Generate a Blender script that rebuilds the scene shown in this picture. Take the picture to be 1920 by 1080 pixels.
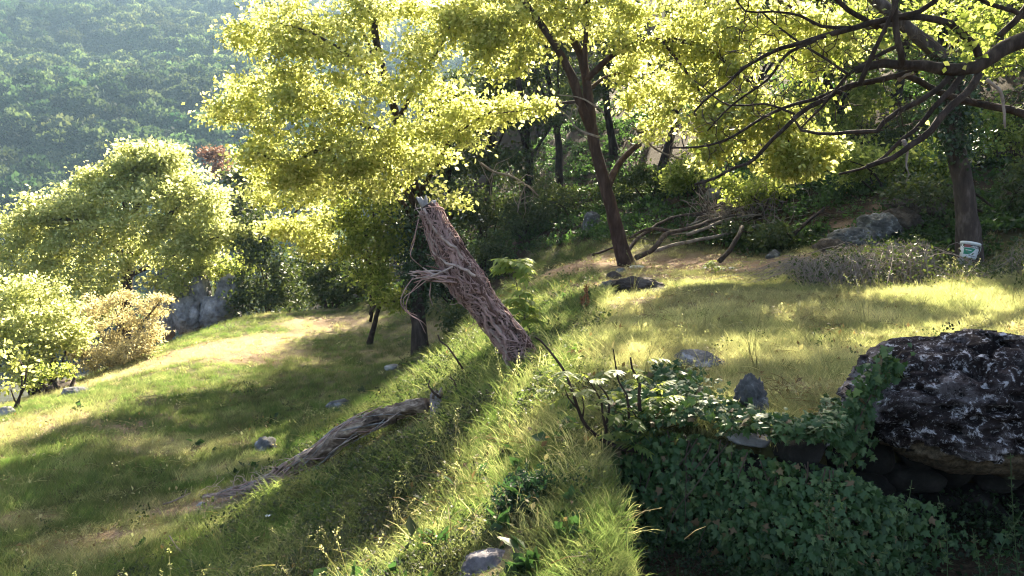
import bpy, math, random
import numpy as np
from mathutils import Vector, Matrix

for o in list(bpy.data.objects):
    bpy.data.objects.remove(o)
S = bpy.context.scene
COL = S.collection
R = math.radians

# ------------------------------------------------------------------ camera
F_PX, CX, CY = 1507.0, 960.0, 540.0          # focal length in photo pixels, image centre
PITCH = math.atan((540 - 370) / F_PX)
CAM = np.array([0.0, 0.0, 3.2])
cd = bpy.data.cameras.new('camera')
cd.sensor_width = 36.0
cd.lens = 36.0 * F_PX / 1920.0
cd.clip_start, cd.clip_end = 0.05, 3000
cam = bpy.data.objects.new('camera', cd)
COL.objects.link(cam)
cam.location = CAM
cam.rotation_euler = (math.pi / 2 - PITCH, 0, 0)
S.camera = cam

# ------------------------------------------------------------------ sun, sky, exposure
SUN_AZ, SUN_EL = 14.0, 33.0                   # degrees right of the view direction / above the horizon
sd = Vector((math.sin(R(SUN_AZ)) * math.cos(R(SUN_EL)), math.cos(R(SUN_AZ)) * math.cos(R(SUN_EL)), math.sin(R(SUN_EL))))
sl = bpy.data.lights.new('sun', 'SUN')
sl.energy, sl.angle, sl.color = 5.0, R(0.6), (1.0, 0.89, 0.66)
sun = bpy.data.objects.new('sun', sl)
COL.objects.link(sun)
sun.rotation_euler = sd.to_track_quat('Z', 'Y').to_euler()
W = bpy.data.worlds.new('World')
S.world = W
W.use_nodes = True
wn = W.node_tree
sky = wn.nodes.new('ShaderNodeTexSky')
sky.sky_type = 'NISHITA'
sky.sun_disc = False
sky.sun_elevation, sky.sun_rotation = R(SUN_EL), R(SUN_AZ)
sky.dust_density, sky.air_density, sky.ozone_density = 4.0, 0.8, 0.3
wn.links.new(sky.outputs[0], wn.nodes['Background'].inputs[0])
wn.nodes['Background'].inputs[1].default_value = 0.06
S.view_settings.view_transform = 'Standard'
S.view_settings.look = 'None'
S.view_settings.gamma = 1
S.view_settings.use_curve_mapping = False
S.view_settings.exposure = 2.95
cy = S.cycles
cy.max_bounces, cy.diffuse_bounces, cy.glossy_bounces, cy.transmission_bounces = 4, 2, 1, 3
cy.volume_bounces, cy.transparent_max_bounces = 0, 4
cy.caustics_reflective = cy.caustics_refractive = False
cy.use_denoising = True
cy.use_adaptive_sampling = True
cy.sample_clamp_indirect = 6.0
cy.adaptive_threshold = 0.01
cy.filter_width = 1.1

# ------------------------------------------------------------------ helpers: space
def P(px, py, Y):
    """point of the place seen at photo pixel px, py, at the distance Y in front of the camera"""
    x = (px - CX) / F_PX
    y = (CY - py) / F_PX
    c, s = math.cos(PITCH), math.sin(PITCH)
    d = np.array([x, c + y * s, -s + y * c])
    return CAM + d * (Y / d[1])

def Pz(px, py, z):
    x = (px - CX) / F_PX
    y = (CY - py) / F_PX
    c, s = math.cos(PITCH), math.sin(PITCH)
    d = np.array([x, c + y * s, -s + y * c])
    return CAM + d * ((z - CAM[2]) / d[2])

def project(p):
    q = np.asarray(p) - CAM
    c, s = math.cos(PITCH), math.sin(PITCH)
    f = q[..., 1] * c - q[..., 2] * s
    u = q[..., 1] * s + q[..., 2] * c
    return CX + F_PX * q[..., 0] / np.maximum(f, 1e-3), CY - F_PX * u / np.maximum(f, 1e-3), f

def sstep(a, b, x):
    t = np.clip((np.asarray(x, float) - a) / (b - a), 0, 1)
    return t * t * (3 - 2 * t)

def _hash(ix, iy, iz, seed):
    h = (ix.astype(np.int64) * 374761393 + iy.astype(np.int64) * 668265263 + iz.astype(np.int64) * 2147483647 + seed * 974711) & 0xffffffff
    h = ((h ^ (h >> 13)) * 1274126177) & 0xffffffff
    h = h ^ (h >> 16)
    return (h & 0xffffff) / float(0xffffff)

def vnoise(p, seed=0):
    p = np.asarray(p, float)
    i = np.floor(p).astype(np.int64)
    f = p - i
    f = f * f * (3 - 2 * f)
    r = 0
    for dx in (0, 1):
        wx = f[..., 0] if dx else 1 - f[..., 0]
        for dy in (0, 1):
            wy = f[..., 1] if dy else 1 - f[..., 1]
            for dz in (0, 1):
                wz = f[..., 2] if dz else 1 - f[..., 2]
                r = r + wx * wy * wz * _hash(i[..., 0] + dx, i[..., 1] + dy, i[..., 2] + dz, seed)
    return r

def fbm(p, octaves=4, seed=0, lac=2.1, gain=0.5):
    a, t, s = 1.0, 0.0, 0.0
    p = np.asarray(p, float)
    for k in range(octaves):
        t = t + a * (vnoise(p, seed + 17 * k) * 2 - 1)
        s += a
        a *= gain
        p = p * lac + 3.7
    return t / s

def fbm2(x, y, scale, octaves=4, seed=0):
    x = np.asarray(x, float)
    return fbm(np.stack([x * scale, np.asarray(y, float) * scale, np.zeros_like(x) + 0.37], -1), octaves, seed)

# ------------------------------------------------------------------ helpers: objects
def tag(o, label=None, cat=None, group=None, kind=None):
    if label: o['label'] = label
    if cat: o['category'] = cat
    if group: o['group'] = group
    if kind: o['kind'] = kind
    return o

def empty(name, loc, label, cat, group=None):
    o = bpy.data.objects.new(name, None)
    o.empty_display_size = 0.2
    o.location = loc
    COL.objects.link(o)
    return tag(o, label, cat, group)

def mesh_data(name, verts, faces, mats=(), smooth=True, attrs=None, fattrs=None, midx=None):
    """verts Nx3; faces: a list of int arrays (MxK), each with its own K"""
    me = bpy.data.meshes.new(name)
    verts = np.asarray(verts, np.float32)
    fl = [np.asarray(f, np.int32) for f in (faces if isinstance(faces, (list, tuple)) else [faces]) if len(f)]
    me.vertices.add(len(verts))
    me.vertices.foreach_set('co', verts.ravel())
    loops = np.concatenate([f.ravel() for f in fl])
    tot = np.concatenate([np.full(len(f), f.shape[1], np.int32) for f in fl])
    start = np.concatenate([[0], np.cumsum(tot)[:-1]]).astype(np.int32)
    me.loops.add(len(loops))
    me.loops.foreach_set('vertex_index', loops)
    me.polygons.add(len(tot))
    me.polygons.foreach_set('loop_start', start)
    me.polygons.foreach_set('loop_total', tot)
    if smooth:
        me.polygons.foreach_set('use_smooth', np.ones(len(tot), bool))
    for m in (mats if isinstance(mats, (list, tuple)) else [mats]):
        me.materials.append(m)
    if midx is not None:
        me.polygons.foreach_set('material_index', np.asarray(midx, np.int32))
    for k, v in (attrs or {}).items():
        v = np.asarray(v, np.float32)
        if v.ndim == 1:
            me.attributes.new(k, 'FLOAT', 'POINT').data.foreach_set('value', v)
        elif v.shape[1] == 4:
            me.attributes.new(k, 'FLOAT_COLOR', 'POINT').data.foreach_set('color', v.ravel())
        else:
            me.attributes.new(k, 'FLOAT_VECTOR', 'POINT').data.foreach_set('vector', v.ravel())
    me.update(calc_edges=True)
    me.validate()
    return me

def obj(name, me, parent=None, loc=(0, 0, 0), kind=None, label=None):
    o = bpy.data.objects.new(name, me)
    COL.objects.link(o)
    o.location = loc
    if parent is not None: o.parent = parent
    if kind: o['kind'] = kind
    if label: o['label'] = label
    return o

def part(name, geo, mat, parent, kind=None, label=None, smooth=True):
    """a part whose geometry is given in world coordinates, under a parent standing at parent.location"""
    v, f = geo
    base = np.zeros(3)
    q = parent
    while q is not None:
        base = base + np.array(q.location)
        q = q.parent
    return obj(name, mesh_data(name, np.asarray(v) - base, f, mat, smooth), parent, (0, 0, 0), kind, label)

def merge(geos):
    vs, fs, n = [], {}, 0
    for v, f in geos:
        vs.append(np.asarray(v, np.float32))
        for a in (f if isinstance(f, (list, tuple)) else [f]):
            a = np.asarray(a, np.int64)
            if len(a): fs.setdefault(a.shape[1], []).append(a + n)
        n += len(v)
    return np.concatenate(vs), [np.concatenate(x) for x in fs.values()]

def resample(pts, step):
    pts = np.asarray(pts, float)
    if len(pts) > 2:                                    # Catmull-Rom through the points
        q = np.vstack([2 * pts[0] - pts[1], pts, 2 * pts[-1] - pts[-2]])
        out = []
        for i in range(1, len(q) - 2):
            n = max(1, int(np.linalg.norm(q[i + 1] - q[i]) / step))
            t = np.linspace(0, 1, n, endpoint=False)[:, None]
            out.append(0.5 * (2 * q[i] + (q[i + 1] - q[i - 1]) * t + (2 * q[i - 1] - 5 * q[i] + 4 * q[i + 1] - q[i + 2]) * t ** 2
                              + (3 * q[i] - q[i - 1] - 3 * q[i + 1] + q[i + 2]) * t ** 3))
        return np.vstack(out + [pts[-1:]])
    n = max(2, int(np.linalg.norm(pts[1] - pts[0]) / step) + 1)
    return pts[0] + (pts[-1] - pts[0]) * np.linspace(0, 1, n)[:, None]

def frames(pts):
    t = np.gradient(pts, axis=0)
    t /= np.linalg.norm(t, axis=1)[:, None] + 1e-9
    a = np.array([0.0, 0, 1]) if abs(t[0][2]) < 0.9 else np.array([1.0, 0, 0])
    n = np.cross(t[0], a); n /= np.linalg.norm(n) + 1e-9
    N = [n]
    for i in range(1, len(pts)):
        n = N[-1] - t[i] * np.dot(N[-1], t[i])
        n /= np.linalg.norm(n) + 1e-9
        N.append(n)
    N = np.array(N)
    return t, N, np.cross(t, N)

def tube(pts, rad, sides=6, rough=0.0, seed=0, fine=9.0, ridges=0.0):
    pts = np.asarray(pts, float)
    m = len(pts)
    rad = np.broadcast_to(np.asarray(rad, float), (m,)) if np.ndim(rad) == 0 else np.interp(np.linspace(0, 1, m), np.linspace(0, 1, len(rad)), rad)
    t, n, b = frames(pts)
    ang = np.arange(sides) / sides * 2 * math.pi
    dirs = n[:, None, :] * np.cos(ang)[None, :, None] + b[:, None, :] * np.sin(ang)[None, :, None]
    rr = np.repeat(rad[:, None], sides, 1)
    if rough:
        q = pts[:, None, :] + dirs * rad[:, None, None]
        rr = rr * (1 + rough * fbm(q * fine, 3, seed) + rough * 0.8 * fbm(q * 2.3, 2, seed + 5))
    if ridges:
        ph = fbm(np.stack([np.cos(ang)[None, :] * 3 + 0 * rr, np.sin(ang)[None, :] * 3 + 0 * rr, np.cumsum(np.full(m, .12))[:, None] + 0 * rr], -1), 3, seed + 9)
        rr = rr * (1 + ridges * (np.abs(ph) * 2 - .5))
    v = (pts[:, None, :] + dirs * rr[:, :, None]).reshape(-1, 3)
    i = np.arange(m - 1)[:, None] * sides
    j = np.arange(sides)[None, :]
    k = (j + 1) % sides
    f = np.stack([i + j, i + k, i + sides + k, i + sides + j], -1).reshape(-1, 4)
    v = np.vstack([v, pts[:1], pts[-1:]])
    c0, c1 = len(v) - 2, len(v) - 1
    e = np.arange(sides)
    caps = np.vstack([np.stack([e * 0 + c0, (e + 1) % sides, e], -1), np.stack([e * 0 + c1, (m - 1) * sides + e, (m - 1) * sides + (e + 1) % sides], -1)])
    return v, [f, caps]

def leaf_cards(pos, size, rng, up=0.5, droop=0.2, width=0.62, outward=None, fold=0.10, nrm=None):
    n = len(pos)
    size = np.broadcast_to(size, (n,))[:, None]
    a = rng.normal(size=(n, 3)); a[:, 2] -= droop
    if outward is not None: a += outward
    a /= np.linalg.norm(a, axis=1)[:, None]
    m = rng.normal(size=(n, 3)) * (0.8 if nrm is None else 0.42); m[:, 2] += up * (1 if nrm is None else 0)
    if nrm is not None: m += nrm
    m -= a * np.sum(a * m, 1)[:, None]
    m /= np.linalg.norm(m, axis=1)[:, None] + 1e-9
    b = np.cross(m, a)
    w = width * size * 0.5
    v = np.stack([pos, pos + a * size * .45 + b * w + m * size * fold, pos + a * size, pos + a * size * .45 - b * w + m * size * fold], 1).reshape(-1, 3)
    i = np.arange(n)[:, None] * 4
    f = np.concatenate([i + np.array([[0, 1, 2]]), i + np.array([[0, 2, 3]])])
    return v, [f]

_ICO = {}
def ico(sub):
    if sub not in _ICO:
        import bmesh
        bm = bmesh.new()
        bmesh.ops.create_icosphere(bm, subdivisions=sub, radius=1)
        _ICO[sub] = (np.array([v.co[:] for v in bm.verts]), np.array([[v.index for v in f.verts] for f in bm.faces]))
        bm.free()
    return _ICO[sub]

def rock_geo(c, r, seed, sub=4, rough=0.25, pits=0.0, chop=5, freq=1.3, block=0):
    v, f = ico(sub)
    rng = np.random.default_rng(seed)
    d = v / (np.abs(v) ** block).sum(1)[:, None] ** (1 / block) if block else v.copy()
    off = rng.uniform(-50, 50, 3)
    rad = 1 + rough * fbm(d * freq + off, 5, seed) + rough * .35 * fbm(d * 4.2 + off, 4, seed + 2)
    for _ in range(chop):                               # flat broken faces
        n = rng.normal(size=3); n /= np.linalg.norm(n)
        h = rng.uniform(0.62, 0.92)
        dn = d @ n
        rad = np.where(dn * rad > h, (h + (rad * dn - h) * .15) / np.maximum(dn, 1e-3), rad)
    if pits:
        q = fbm(d * 5.5 + off, 3, seed + 3)
        rad = rad - pits * np.clip(q - .08, 0, 1) + pits * .35 * fbm(d * 14 + off, 3, seed + 8)
    return d * rad[:, None] * np.asarray(r) + np.asarray(c), [f]

# ------------------------------------------------------------------ helpers: materials
def node(nt, t, **kw):
    n = nt.nodes.new(t)
    for k, v in kw.items():
        if k in n.inputs.keys(): n.inputs[k].default_value = v
        else: setattr(n, k, v)
    return n

def new_mat(name):
    m = bpy.data.materials.new(name)
    m.use_nodes = True
    nt = m.node_tree
    nt.nodes.clear()
    out = nt.nodes.new('ShaderNodeOutputMaterial')
    return m, nt, out

def ramp(nt, fac, stops, interp='LINEAR'):
    r = nt.nodes.new('ShaderNodeValToRGB')
    r.color_ramp.interpolation = interp
    el = r.color_ramp.elements
    while len(el) < len(stops): el.new(0.5)
    for e, (p, c) in zip(el, stops):
        e.position = p
        e.color = (*c, 1) if len(c) == 3 else c
    nt.links.new(fac, r.inputs[0])
    return r.outputs[0]

def mixc(nt, fac, a, b, mode='MIX'):
    m = nt.nodes.new('ShaderNodeMix')
    m.data_type = 'RGBA'
    m.blend_type = mode
    for sock, val in ((m.inputs['Factor'], fac), (m.inputs[6], a), (m.inputs[7], b)):
        if hasattr(val, 'links') or hasattr(val, 'is_linked'): nt.links.new(val, sock)
        elif isinstance(val, (int, float)): sock.default_value = val
        else: sock.default_value = (*val, 1)
    return m.outputs[2]

def leaf_mat(name, cols, trans, mixf=0.5, rough=0.55, spec=0.25, tint=None):
    """cols: three colours picked per leaf; trans: light passed through the leaf, per leaf too"""
    m, nt, out = new_mat(name)
    L = nt.links
    g = nt.nodes.new('ShaderNodeNewGeometry')
    rnd = g.outputs['Random Per Island']
    c = ramp(nt, rnd, [(0.0, cols[0]), (0.5, cols[1]), (1.0, cols[2])] if len(cols) == 3 else [(0.0, cols[0]), (0.5, cols[1]), (.93, cols[2]), (.955, cols[3])])
    if len(trans) == 2: t = ramp(nt, rnd, [(0.0, trans[0]), (1.0, trans[1])])
    else: t = ramp(nt, rnd, [(0.0, trans[0]), (.6, trans[1]), (1.0, trans[2])])
    if tint:
        at = node(nt, 'ShaderNodeAttribute', attribute_name='tint', attribute_type='INSTANCER')
        c = mixc(nt, 1.0, c, at.outputs['Color'], 'MULTIPLY')
        t = mixc(nt, 1.0, t, at.outputs['Color'], 'MULTIPLY')
    p = node(nt, 'ShaderNodeBsdfPrincipled', Roughness=rough)
    p.inputs['Specular IOR Level'].default_value = spec
    L.new(c, p.inputs['Base Color'])
    tr = nt.nodes.new('ShaderNodeBsdfTranslucent')
    L.new(t, tr.inputs[0])
    mx = nt.nodes.new('ShaderNodeMixShader')
    mx.inputs[0].default_value = mixf
    L.new(p.outputs[0], mx.inputs[1]); L.new(tr.outputs[0], mx.inputs[2])
    L.new(mx.outputs[0], out.inputs[0])
    return m

def surf_mat(name, stops, scale=6.0, detail=8, stretch=(1, 1, 1), rough=0.85, bump=0.4, bscale=None, bdist=0.02, extra=None, spec=0.2):
    """noise-coloured solid with relief; extra(nt, colour, coords) may change the colour"""
    m, nt, out = new_mat(name)
    L = nt.links
    tc = nt.nodes.new('ShaderNodeTexCoord')
    mp = nt.nodes.new('ShaderNodeMapping')
    mp.inputs['Scale'].default_value = stretch
    L.new(tc.outputs['Object'], mp.inputs[0])
    n = node(nt, 'ShaderNodeTexNoise', Scale=scale, Detail=detail, Roughness=0.65)
    L.new(mp.outputs[0], n.inputs['Vector'])
    c = ramp(nt, n.outputs[0], stops)
    if extra: c = extra(nt, c, mp.outputs[0])
    p = node(nt, 'ShaderNodeBsdfPrincipled', Roughness=rough)
    p.inputs['Specular IOR Level'].default_value = spec
    L.new(c, p.inputs['Base Color'])
    n2 = node(nt, 'ShaderNodeTexNoise', Scale=bscale or scale * 3, Detail=6, Roughness=0.7)
    L.new(mp.outputs[0], n2.inputs['Vector'])
    b = node(nt, 'ShaderNodeBump', Strength=bump, Distance=bdist)
    L.new(n2.outputs[0], b.inputs['Height'])
    L.new(b.outputs[0], p.inputs['Normal'])
    L.new(p.outputs[0], out.inputs[0])
    return m

# ------------------------------------------------------------------ helpers: geometry-node scatter (only for uncountable stuff)
def proto_collection(name, meshes):
    c = bpy.data.collections.new(name)
    for k, me in enumerate(meshes):
        c.objects.link(bpy.data.objects.new('%s_%02d' % (name, k), me))
    return c

def scatter(name, pos, rot, scl, idx, tint, coll, parent=None, label=None):
    n = len(pos)
    me = bpy.data.meshes.new(name)
    me.vertices.add(n)
    me.vertices.foreach_set('co', np.asarray(pos, np.float32).ravel())
    me.attributes.new('rot', 'FLOAT_VECTOR', 'POINT').data.foreach_set('vector', np.asarray(rot, np.float32).ravel())
    me.attributes.new('scl', 'FLOAT_VECTOR', 'POINT').data.foreach_set('vector', np.asarray(scl, np.float32).ravel())
    me.attributes.new('idx', 'INT', 'POINT').data.foreach_set('value', np.asarray(idx, np.int32))
    t4 = np.concatenate([np.asarray(tint, np.float32), np.ones((n, 1), np.float32)], 1)
    me.attributes.new('tint', 'FLOAT_COLOR', 'POINT').data.foreach_set('color', t4.ravel())
    o = obj(name, me, parent, kind='stuff', label=label)
    ng = bpy.data.node_groups.new('scatter_' + name, 'GeometryNodeTree')
    ng.interface.new_socket('Geometry', in_out='INPUT', socket_type='NodeSocketGeometry')
    ng.interface.new_socket('Geometry', in_out='OUTPUT', socket_type='NodeSocketGeometry')
    gi, go = ng.nodes.new('NodeGroupInput'), ng.nodes.new('NodeGroupOutput')
    ip = ng.nodes.new('GeometryNodeInstanceOnPoints')
    ci = ng.nodes.new('GeometryNodeCollectionInfo')
    ci.inputs['Collection'].default_value = coll
    ci.inputs['Separate Children'].default_value = True
    ci.inputs['Reset Children'].default_value = True
    def na(nm, ty):
        a = ng.nodes.new('GeometryNodeInputNamedAttribute')
        a.data_type = ty
        a.inputs['Name'].default_value = nm
        return a.outputs['Attribute']
    L = ng.links
    L.new(gi.outputs[0], ip.inputs['Points'])
    L.new(ci.outputs[0], ip.inputs['Instance'])
    ip.inputs['Pick Instance'].default_value = True
    L.new(na('idx', 'INT'), ip.inputs['Instance Index'])
    e2r = ng.nodes.new('FunctionNodeEulerToRotation')
    L.new(na('rot', 'FLOAT_VECTOR'), e2r.inputs[0])
    L.new(e2r.outputs[0], ip.inputs['Rotation'])
    L.new(na('scl', 'FLOAT_VECTOR'), ip.inputs['Scale'])
    L.new(ip.outputs[0], go.inputs[0])
    mod = o.modifiers.new('scatter', 'NODES')
    mod.node_group = ng
    return o

# ================================================================== SETTING: terrain
_cp = [Pz(0, 1079, 0), Pz(250, 1000, .02), Pz(100, 850, 0), Pz(400, 750, 0), Pz(600, 650, 0), Pz(620, 585, .1), Pz(30, 770, -.1),
       Pz(350, 650, 0), Pz(700, 620, .05), Pz(785, 668, .12), Pz(500, 840, .05), Pz(470, 592, 0), Pz(200, 900, 0), Pz(720, 690, .18),
       # slope between meadow and terrace
       P(370, 950, 7.9), P(640, 850, 7.6), P(815, 775, 7.0), P(985, 687, 7.0), P(600, 1079, 4.6), P(450, 1079, 5.6), P(860, 1079, 3.5),
       P(1000, 900, 4.3), P(850, 900, 5.3), P(700, 950, 5.8), P(900, 640, 10.5), P(850, 648, 12.5), P(760, 702, 13.2), P(800, 690, 12), P(840, 690, 9.8), P(760, 740, 9.7), P(700, 785, 9.7), P(835, 645, 13.6), P(870, 618, 14.4), P(910, 590, 15), P(930, 570, 13.5), P(1080, 900, 4.0),
       P(1090, 800, 4.7), P(1000, 780, 5.5), P(760, 1000, 4.9),
       # terrace
       Pz(1300, 640, 2.0), Pz(1100, 640, 1.98), Pz(1500, 600, 2.02), Pz(1700, 620, 2.05), Pz(1150, 545, 1.98), Pz(1300, 520, 2.0),
       Pz(1500, 520, 2.0), Pz(1175, 497, 1.95), Pz(1050, 500, 1.9), Pz(1050, 464, 2.0), Pz(1450, 760, 1.98), Pz(1250, 770, 1.95),
       Pz(1815, 490, 2.2), Pz(1910, 520, 2.2), Pz(1900, 640, 2.1),
       # bank and wood behind
       P(1350, 480, 15), P(1450, 472, 15), P(1350, 350, 18.5), P(1500, 340, 18), P(1600, 470, 12.8), P(1680, 372, 15), P(1750, 300, 18),
       P(1900, 385, 14), P(1220, 332, 25), P(1210, 372, 21.5), P(1000, 430, 22), P(1100, 400, 24), P(950, 385, 27), P(1880, 440, 12.8)]
_cp += [np.array(q, float) for q in [(-12, 14, -1.5), (-14, 25, -3.5), (-22, 40, -9), (-7.5, 25, -1.2), (-6, 32, -3), (-4, 42, -4), (-11.5, 18, -1.8),
        (0, 0, 1.55), (-3, 1.5, 1.2), (-6, 3, .2), (4, 0, 1.6), (-8, 7, 0), (-13, 8, -.5), (-18, 0, -.5), (8, 4, 2.2), (12, 8, 2.6), (14, 14, 5),
        (16, 25, 9), (7, 32, 7), (0, 34, 4.5), (0, 46, 8), (16, 42, 14), (24, 30, 14), (24, 10, 7), (20, -2, 4), (-25, 18, -6), (-26, 46, -14), (-3, 26, .6), (2.5, 2.5, 1.95), (5, 3, 2.1)]]
_cp = np.array(_cp)
def _U(r2): return r2 * np.log(np.maximum(r2, 1e-9)) * 0.5
_n = len(_cp)
_d2 = ((_cp[:, None, :2] - _cp[None, :, :2]) ** 2).sum(-1)
_A = np.zeros((_n + 3, _n + 3))
_A[:_n, :_n] = _U(_d2) + np.eye(_n) * 0.06
_A[:_n, _n] = 1; _A[:_n, _n + 1:] = _cp[:, :2]
_A[_n:, :_n] = _A[:_n, _n:].T
_w = np.linalg.solve(_A, np.concatenate([_cp[:, 2], np.zeros(3)]))
WX = np.array([0.3, 0.62, 1.0, 1.3, 1.55, 1.8, 2.5, 5.0, 9.0])
WY = np.array([4.45, 4.4, 4.25, 3.98, 3.86, 4.3, 4.5, 4.3, 4.0])
def wall_y(x): return np.interp(x, WX, WY)

def ground(x, y, micro=True):
    x = np.asarray(x, float); y = np.asarray(y, float)
    sh = np.broadcast(x, y).shape
    xf, yf = np.broadcast_to(x, sh).ravel(), np.broadcast_to(y, sh).ravel()
    z = np.empty(len(xf))
    for s in range(0, len(xf), 20000):
        a, b = xf[s:s + 20000], yf[s:s + 20000]
        z[s:s + 20000] = _U((a[:, None] - _cp[:, 0]) ** 2 + (b[:, None] - _cp[:, 1]) ** 2) @ _w[:_n] + _w[_n] + _w[_n + 1] * a + _w[_n + 2] * b
    low = (1 - sstep(-.02, .16, yf - wall_y(xf))) * sstep(.42, .66, xf)
    z = z * (1 - low) + np.minimum(z, 1.28 + .04 * xf) * low
    if micro:
        z = z + .05 * fbm2(xf, yf, .8, 3, 3) + .022 * fbm2(xf, yf, 4.0, 3, 4)
    return z.reshape(sh)

def patch(px, py, z, rx, ry, rot=0.0, s=1.0):
    for _ in range(6):
        c = Pz(px, py, z); z = float(ground(c[0], c[1]))
    return (c[0], c[1], rx, ry, R(rot), s)
# places where the turf is dry or worn
DRY = [patch(140, 725, 0, .9, 3.2, -38), patch(420, 650, 0, .9, 3.2, -40), patch(620, 605, .05, 1.6, 1.2, -20), patch(480, 660, 0, 1.2, 1.3, 0, .8),
       patch(330, 835, 0, 1.1, .5, 0, .7), patch(60, 800, 0, .8, 1.2, -20, .7), patch(200, 1020, 0, .8, .55, 10, 1.0), patch(350, 950, 0, .9, .45, 0, .8), patch(40, 980, 0, .5, .35, 0, .7),
       patch(450, 880, 0, .8, .4, 0, .5), patch(1480, 735, 2, .55, .3, 0, 1.1), patch(1330, 670, 2, .6, .5, 0, .6), patch(1530, 590, 2, .9, .7, 0, .6),
       patch(1250, 570, 2, 1.2, .9, 0, .5), patch(1600, 660, 2, .7, .4, 0, .7), patch(1420, 560, 2, 1.4, .8, 0, .5)]
SOIL = [patch(1150, 528, 1.95, 1.6, 1.0, 0, .8), patch(1310, 524, 2, 1.5, .8, 0, .8), patch(1010, 520, 1.9, .9, 1.2, 0, .7), patch(1060, 500, 1.9, 1.7, 2.4, 0, 1.0), patch(1230, 503, 1.95, 2.2, 1.5, 0, 1.0), patch(1390, 500, 2, 1.6, .9, 0, .9), patch(140, 715, 0, .5, 2.4, -38, .6), patch(430, 640, 0, .5, 2.2, -40, .6), patch(470, 670, 0, .7, .8, 0, .6), patch(350, 950, 0, .5, .25, 0, .7), patch(205, 1010, 0, .42, .2, 0, .9), patch(1490, 730, 2, .35, .14, 0, .6),
        patch(620, 600, .05, 1.1, .6, -20, .5), patch(1200, 560, 2, .45, .35, 0, .7)]
def pmask(x, y, L):
    m = np.zeros(np.shape(x))
    jx = .35 * fbm2(x, y, 1.3, 3, 21); jy = .35 * fbm2(x, y, 1.3, 3, 22)
    for cx, cy_, rx, ry, a, s in L:
        dx, dy = x + jx - cx, y + jy - cy_
        u, v = dx * math.cos(a) + dy * math.sin(a), -dx * math.sin(a) + dy * math.cos(a)
        m = np.maximum(m, s * (1 - sstep(.45, 1.15, np.sqrt((u / rx) ** 2 + (v / ry) ** 2))))
    return np.clip(m, 0, 1)
def dryness(x, y):
    return np.maximum(pmask(x, y, DRY), .75 * sstep(.02, .36, fbm2(x, y, .5, 4, 120) + .25 * fbm2(x, y, 2.0, 2, 121)))
def soilness(x, y):
    return np.maximum(pmask(x, y, SOIL), .8 * sstep(.24, .46, fbm2(x, y, .75, 4, 130)))
def wood(x, y):
    """1 on the wood's floor and the earth bank, 0 on grass land"""
    edge = np.interp(x, [-30, -8, -5.5, -2.4, -.8, .6, 2.2, 4, 6, 7.4, 30], [22, 22, 23.5, 22, 16.2, 20.2, 17.6, 15.4, 13.4, 12.6, 11])
    return sstep(-.4, .9, y + .5 * fbm2(x, y, .7, 3, 31) - edge)

xs = np.concatenate([np.arange(-40, -9, .8), np.arange(-9, 9, .11), np.arange(9, 40.1, .8)])
ys = np.concatenate([np.arange(-8, 2, .5), np.arange(2, 17, .11), np.arange(17, 27, .25), np.arange(27, 60.1, .8)])
GX, GY = np.meshgrid(xs, ys)
GZ = ground(GX, GY)
gv = np.stack([GX, GY, GZ], -1).reshape(-1, 3)
nx, ny = len(xs), len(ys)
q = (np.arange(ny - 1)[:, None] * nx + np.arange(nx - 1)[None, :]).ravel()
gf = np.stack([q, q + 1, q + 1 + nx, q + nx], -1)
fx, fy = gv[:, 0], gv[:, 1]
dry, soil, wood_and_shade = dryness(fx, fy), soilness(fx, fy), wood(fx, fy)
wood_and_shade = np.maximum(wood_and_shade, (1 - sstep(-.05, .12, fy - wall_y(fx))) * sstep(.5, .7, fx))  # foot of the wall takes the dark litter colour: recess shade put into the ground

def ground_mat():
    m, nt, out = new_mat('turf_and_soil')
    L = nt.links
    tc = nt.nodes.new('ShaderNodeTexCoord')
    n1 = node(nt, 'ShaderNodeTexNoise', Scale=2.2, Detail=9, Roughness=.7)
    n2 = node(nt, 'ShaderNodeTexNoise', Scale=34, Detail=6, Roughness=.7)
    for n in (n1, n2): L.new(tc.outputs['Object'], n.inputs['Vector'])
    green = ramp(nt, n1.outputs[0], [(.3, (.035, .045, .014)), (.5, (.075, .07, .026)), (.7, (.14, .11, .05))])
    straw = ramp(nt, n2.outputs[0], [(.3, (.16, .115, .065)), (.55, (.31, .235, .135)), (.75, (.46, .37, .23))])
    earth = ramp(nt, n2.outputs[0], [(.3, (.12, .07, .045)), (.5, (.23, .15, .10)), (.75, (.40, .29, .2))])
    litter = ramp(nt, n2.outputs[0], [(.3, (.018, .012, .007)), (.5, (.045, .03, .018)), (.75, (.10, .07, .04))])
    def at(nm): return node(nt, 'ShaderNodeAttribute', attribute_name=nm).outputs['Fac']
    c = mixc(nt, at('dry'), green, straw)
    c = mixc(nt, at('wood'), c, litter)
    c = mixc(nt, at('soil'), c, earth)
    p = node(nt, 'ShaderNodeBsdfPrincipled', Roughness=.95)
    p.inputs['Specular IOR Level'].default_value = .1
    L.new(c, p.inputs['Base Color'])
    b = node(nt, 'ShaderNodeBump', Strength=.8, Distance=.03)
    L.new(n2.outputs[0], b.inputs['Height']); L.new(b.outputs[0], p.inputs['Normal'])
    L.new(p.outputs[0], out.inputs[0])
    return m
g_ob = obj('ground', mesh_data('ground', gv, gf, ground_mat(), True, {'dry': dry, 'soil': soil, 'wood': wood_and_shade}), kind='structure')

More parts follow.
